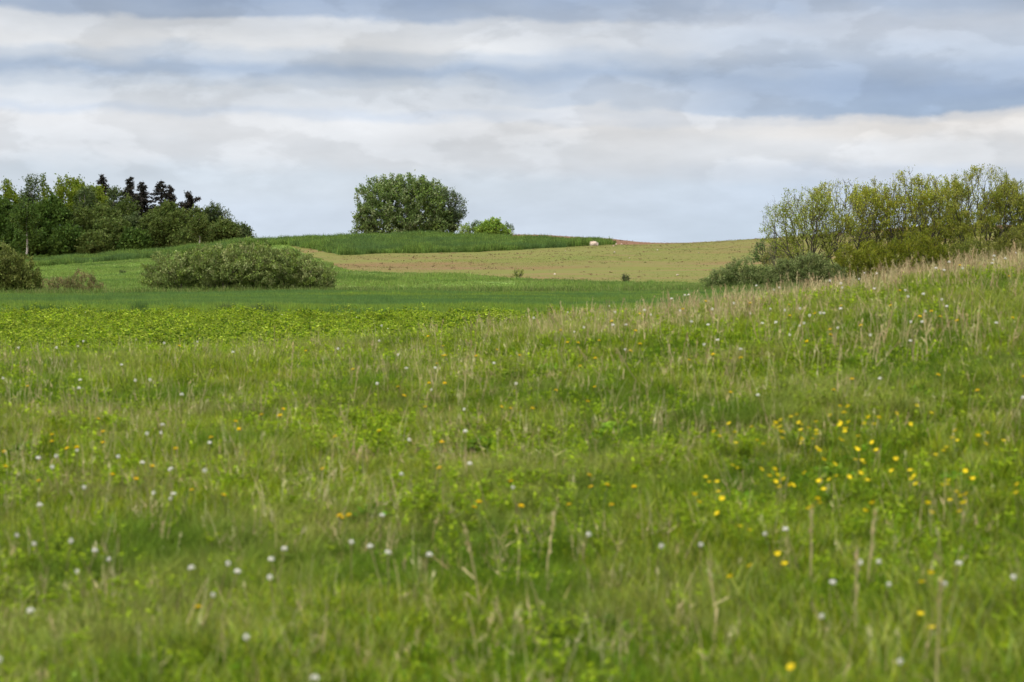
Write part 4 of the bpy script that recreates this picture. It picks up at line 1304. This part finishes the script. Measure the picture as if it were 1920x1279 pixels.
def buttercup_mesh(h, R):
    g = Geo()
    for k in range(2):
        b = np.array([rng.normal() * .03, rng.normal() * .03, 0]) * k
        hh = h * (1 if k == 0 else rng.uniform(.75, .95))
        c = b * 1.6 + np.array([rng.normal() * .03, rng.normal() * .03, hh])
        tube(g, [b * .3 + np.array([0, 0, -.03]), b + (c - b) * .55, c], [.0016, .0013, .001], (.10, .15, .03), 4, 0)
        tl = unit(np.array([rng.normal() * .3, -.3 + rng.normal() * .25, 1.0]))
        a1 = unit(np.cross(tl, (1, .2, 0))); a2 = np.cross(tl, a1)
        for i in range(5):
            th = 6.283 * i / 5 + rng.uniform(-.1, .1)
            d = math.cos(th) * a1 + math.sin(th) * a2; s = np.cross(tl, d)
            rim = c + d * R + tl * R * .55
            g.add([c, c + d * R * .6 + s * R * .55 + tl * R * .18, rim + s * R * .35, rim - s * R * .35, c + d * R * .6 - s * R * .55 + tl * R * .18],
                  [(0, 1, 2, 3, 4)], np.array((.80, .62, .012)) * rng.uniform(.9, 1.05), 1)
        g.add_quads(leaves(c + tl * R * .2 + rng.normal(size=(10, 3)) * R * .15, R * .35, R * .15, np.tile(tl, (10, 1)) * 3, .4), np.array((.55, .5, .03)), 1)
    return g.mesh('buttercup', [m_stem, m_petal])

CLOCKS = [(20,709),(132,714),(166,728),(97,652),(39,653),(145,648),(316,644),(356,630),(361,641),(355,617),(370,617),(245,685),(278,712),(265,712),(339,738),(452,663),(622,654),(282,799),
(270,811),(301,812),(109,861),(126,853),(125,845),(115,876),(283,872),(301,880),(160,913),(299,928),(339,936),(93,954),(235,858),(98,579),(144,573),(155,586),(447,583),(486,591),(494,592),
(518,581),(533,590),(630,589),(217,604),(458,604),(395,830),(403,883),(325,883),(1054,571),(988,594),(1003,596),(994,615),(1139,584),(1156,573),(1088,614),(1063,622),(1162,610),(1181,607),
(1208,589),(1230,583),(1257,582),(1265,561),(1177,657),(881,608),(694,638),(728,666),(742,692),(807,693),(929,684),(712,720),(796,732),(970,722),(887,768),(876,815),(739,825),(919,873),
(722,890),(971,912),(723,579),(659,595),(718,616),(965,595),(1296,545),(1284,555),(1337,580),(1386,569),(1395,588),(1444,580),(1459,581),(1499,576),(1452,532),(1458,544),(1426,538),
(1556,526),(1589,531),(1590,540),(1554,581),(1539,587),(1529,591),(1526,607),(1509,611),(1569,586),(1647,513),(1666,541),(1707,544),(1712,557),(1757,552),(1786,561),(1782,575),(1752,584),
(1717,604),(1704,604),(1623,629),(1717,640),(1578,615),(1911,577),(1882,608),(1902,652),(1777,492),(1762,503),(1816,503),(1839,493),(1876,480),(1895,487),(1854,487),(1917,472),(1792,508),
(1628,512),(1599,512),(1488,628),(1437,607),(1447,607),(1361,639),(1328,647),(1372,657),(1448,746),(1622,713),(1897,748),(1293,603),(1356,609),(1462,1003),(1506,997),(1315,1029),
(1613,1048),(1590,1059),(1777,1054),(1611,1101),(1644,1098),(1719,1090),(1557,1153),(1715,1240),(1903,1080),(145,1038),(181,1070),(215,1053),(402,1055),(405,1078),(374,1112),(35,1145),
(726,1032),(727,1043),(760,1045),(519,1085),(513,1040),(546,1055),(495,1192),(553,1262),(659,1020),(710,965),(315,1065),(296,928),(120,1020),(97,1022),(28,1007),(1083,1000),(1222,1020),(37,1237)]
YELLOWS = [(340,649),(582,658),(199,787),(198,806),(107,813),(90,827),(105,842),(147,840),(163,829),(257,875),(187,893),(341,842),(402,819),(445,791),(545,768),(602,818),(578,880),(427,927),(367,917),
(2,846),(20,875),(233,900),(80,897),(48,724),(454,808),(517,779),(488,778),(803,631),(836,649),(830,667),(840,668),(835,682),(890,667),(932,656),(973,667),(1046,620),(1052,644),(1090,643),(1130,639),
(1193,621),(1187,658),(1203,589),(1176,579),(1140,602),(1200,645),(1119,673),(1124,723),(1036,733),(1119,754),(788,720),(841,721),(758,724),(758,743),(817,763),(645,691),(953,767),(978,767),(997,768),
(705,808),(809,830),(818,878),(944,903),(901,943),(917,954),(982,951),(1127,890),(1128,911),(1082,913),(1077,946),(1167,914),(1169,949),(1070,687),(1285,580),(1334,566),(1399,568),(1423,559),(1488,572),
(1493,593),(1511,588),(1562,573),(1656,574),(1690,545),(1724,594),(1747,584),(1792,602),(1772,595),(1607,610),(1547,619),(1558,628),(1506,642),(1308,676),(1332,665),(1389,671),(1578,711),(1576,733),
(1577,763),(1597,763),(1685,776),(1657,785),(1640,783),(1547,780),(1510,777),(1473,788),(1477,799),(1500,792),(1502,807),(1512,799),(1455,794),(1462,812),(1525,813),(1528,827),(1515,824),(1542,845),
(1565,792),(1572,798),(1590,817),(1590,825),(1601,792),(1613,847),(1642,829),(1763,704),(1830,733),(1845,817),(1860,813),(1782,827),(1760,845),(1905,519),(1907,596),(1788,498),(1799,808),(1917,707),
(1430,828),(1362,819),(1390,800),(1351,794),(1732,763),(1378,736),(1565,872),(1595,889),(1607,888),(1598,863),(1670,862),(1427,882),(1446,882),(1395,875),(1482,899),(1468,892),(1528,902),(1512,888),
(1352,906),(1306,925),(1349,937),(1299,897),(1527,943),(1542,938),(1627,941),(1713,885),(1808,883),(1752,902),(1775,909),(1825,928),(1808,928),(1917,909),(1397,993),(1452,1038),(1390,1062),(1751,1078),
(1742,1157),(1482,1257),(1747,943),(1820,943),(1730,893),(625,967),(640,970),(345,1133),(620,968)]

clock_src = [clock_mesh(h, R, i) for i, (h, R) in enumerate(((.25, .0120), (.28, .0135), (.22, .011), (.30, .0140), (.24, .0095)))]
dand_src = [dandelion_mesh(h, R) for h, R in ((.20, .0145), (.23, .016), (.17, .013), (.21, .0145))]
butter_src = [buttercup_mesh(h, R) for h, R in ((.24, .0125), (.27, .014), (.21, .012), (.25, .0145))]
CH = [.25, .28, .22, .30, .24]; DH = [.20, .23, .17, .21]; BH = [.24, .27, .21, .25]

def put(name, me, pos, label, cat, group):
    o = bpy.data.objects.new(name, me)
    o.location = pos; o.rotation_euler = (rng.normal() * .05, rng.normal() * .05, rng.uniform(0, 6.28))
    COL.objects.link(o)
    return tag(o, label, cat, group)

def place_of(u, v, r):
    if r > 26: return 'in the bright weedy strip beyond the crest'
    if v < 660 and u > 950: return 'along the right hand crest of the meadow'
    if v > 960: return 'in the blurred grass nearest the camera'
    return 'in the right half of the open meadow' if u > 960 else 'in the left half of the open meadow'

for (u, v) in CLOCKS:
    i = random.randrange(5)
    p = None
    if v < 625 and u < 1000:                      # those that stand in the weedy strip beyond the crest
        p = hit(u, v, CH[i], 30.0, 64.0)
    if p is None:
        p = hit(u, v, CH[i], 6.0, 62.0)
    if p is None:
        q = on_ground(u, 23.0 + random.random())
        p = q
    r = math.hypot(p[0], p[1])
    put('dandelion_clock', clock_src[i], p, 'white dandelion seed head ' + place_of(u, v, r), 'dandelion', 'white dandelion seed heads in the meadow')
for (u, v) in YELLOWS:
    if v > 745 and u > 1280:
        i = random.randrange(4)
        p = hit(u, v, BH[i], 6.0, 30.0)
        if p: put('buttercup', butter_src[i], p, 'small lemon yellow buttercup ' + place_of(u, v, 10), 'buttercup', 'lemon yellow buttercups on the right of the meadow')
    else:
        i = random.randrange(4)
        p = hit(u, v, DH[i], 6.0, 30.0) or on_ground(u, 23.0)
        put('dandelion_flower', dand_src[i], p, 'deep yellow dandelion flower ' + place_of(u, v, 10), 'dandelion', 'yellow dandelion flowers in the meadow')

# ------------------------------------------------------------------ broad-leaved clumps and stout dry stalks
def clump_mesh(w, h, n):
    g = Geo()
    a = rng.uniform(0, 6.283, n); rr = np.sqrt(rng.uniform(0, 1, n)) * w / 2
    zt = h * (1 - .75 * (rr / (w / 2)) ** 2) * rng.uniform(.35, 1.0, n)
    p = np.stack([rr * np.cos(a), rr * np.sin(a), zt], axis=1)
    out = np.stack([np.cos(a), np.sin(a), np.full(n, .5)], axis=1)
    g.add_quads(leaves(p, .06, .028, out * 1.2, .6, 1.2), jit((.15, .265, .022), n, .28, .08))
    for i in range(0, n, 4):
        b = p[i] * np.array([.5, .5, 0]) - np.array([0, 0, .02])
        tube(g, [b, (b + p[i]) / 2 + np.array([0, 0, .01]), p[i]], [.002, .0017, .001], (.07, .11, .025), 3)
    return g.mesh('weed_clump', [f_leafy])
for (u, v, w, lab) in ((1148, 805, 85, 'dark green leafy clump in the middle of the meadow'), (1722, 738, 100, 'long dark green leafy clump on the right slope'), (905, 828, 70, 'green leafy clump left of the middle one'),
                       (40, 842, 80, 'dark leafy clump at the left picture edge'), (1405, 940, 170, 'wide dark leafy patch beside the furrow\'s left end'), (1560, 885, 120, 'leafy patch just above the furrow among buttercups'),
                       (700, 962, 90, 'low dark clump in the left middle of the meadow'), (1030, 690, 60, 'small green clump below the crest near the centre'), (1140, 1175, 130, 'large blurred leafy clump low in the centre'),
                       (1800, 900, 120, 'dark leafy patch at the furrow\'s right end')):
    p = hit(u, v, .08, 6, 30)
    r = math.hypot(p[0], p[1])
    W = px(w, r)
    o = link('weed_clump', clump_mesh(W, .13, int(260 * W + 60)), loc=p)
    tag(o, lab, 'weeds', 'broad leaved clumps in the meadow')

def stout_stalk(h, bent):
    g = Geo()
    c = np.array((.42, .36, .19)) * rng.uniform(.85, 1.15)
    if bent:
        pts = [(0, 0, -.03), (.06, .01, h * .45), (.02, 0, h * .55), (-.10, 0, h)]
    else:
        k = rng.normal() * .05
        pts = [(0, 0, -.03), (k * .3, .01, h * .4), (k * .7, 0, h * .75), (k, 0, h)]
    tube(g, pts, [.0036, .0034, .003, .002], c, 6)
    P_ = np.array(pts[-1]); D_ = unit(P_ - np.array(pts[-2]))
    m = 26
    t = rng.uniform(-.10, .015, (m, 1))
    g.add_quads(leaves(P_ + D_ * t + rng.normal(size=(m, 3)) * .005, .028, .007, np.tile(D_, (m, 1)) * 2, .6), jit(c, m, .15))
    for q in (.25, .5):
        b = np.array(pts[0]) + (np.array(pts[-1]) - np.array(pts[0])) * q
        o = unit(np.array([rng.normal(), rng.normal() * .4, .7])); L = .13
        s = np.array([.004, 0, 0])
        g.add([b - s, b + s, b + o * L * .6 + s, b + o * L * .6 - s, b + o * L + np.array([0, 0, -.04])], [(0, 1, 2, 3), (3, 2, 4)], c)
    return g.mesh('dry_stalk', [f_dry])
for (u, v, h, bent) in ((905, 990, .42, 0), (1022, 955, .4, 0), (1625, 960, .40, 0), (1524, 955, .42, 0), (1345, 1055, .34, 0), (1755, 1085, .48, 0), (1600, 1030, .42, 0), (870, 665, .40, 0), (1180, 655, .42, 1), (1110, 655, .36, 1),
                        (1830, 565, .45, 0), (1825, 590, .4, 1), (1570, 650, .42, 0), (1345, 560, .4, 0), (1210, 575, .4, 0), (1740, 585, .45, 0), (1640, 610, .4, 0), (660, 690, .35, 0), (545, 650, .36, 0), (1050, 590, .42, 1)):
    p = hit(u, v, h, 6, 30) or on_ground(u, 22.5)
    o = link('dry_stalk', stout_stalk(h, bent), loc=p)
    o.rotation_euler = (0, 0, rng.normal() * .4)
    where = 'leaning over the meadow crest' if v < 620 else ('in the blurred near meadow' if v > 900 else 'in the open middle meadow')
    tag(o, ('bent' if bent else 'upright') + ' straw coloured stout dry stalk ' + where, 'dry stalk', 'stout dry stalks in the meadow')
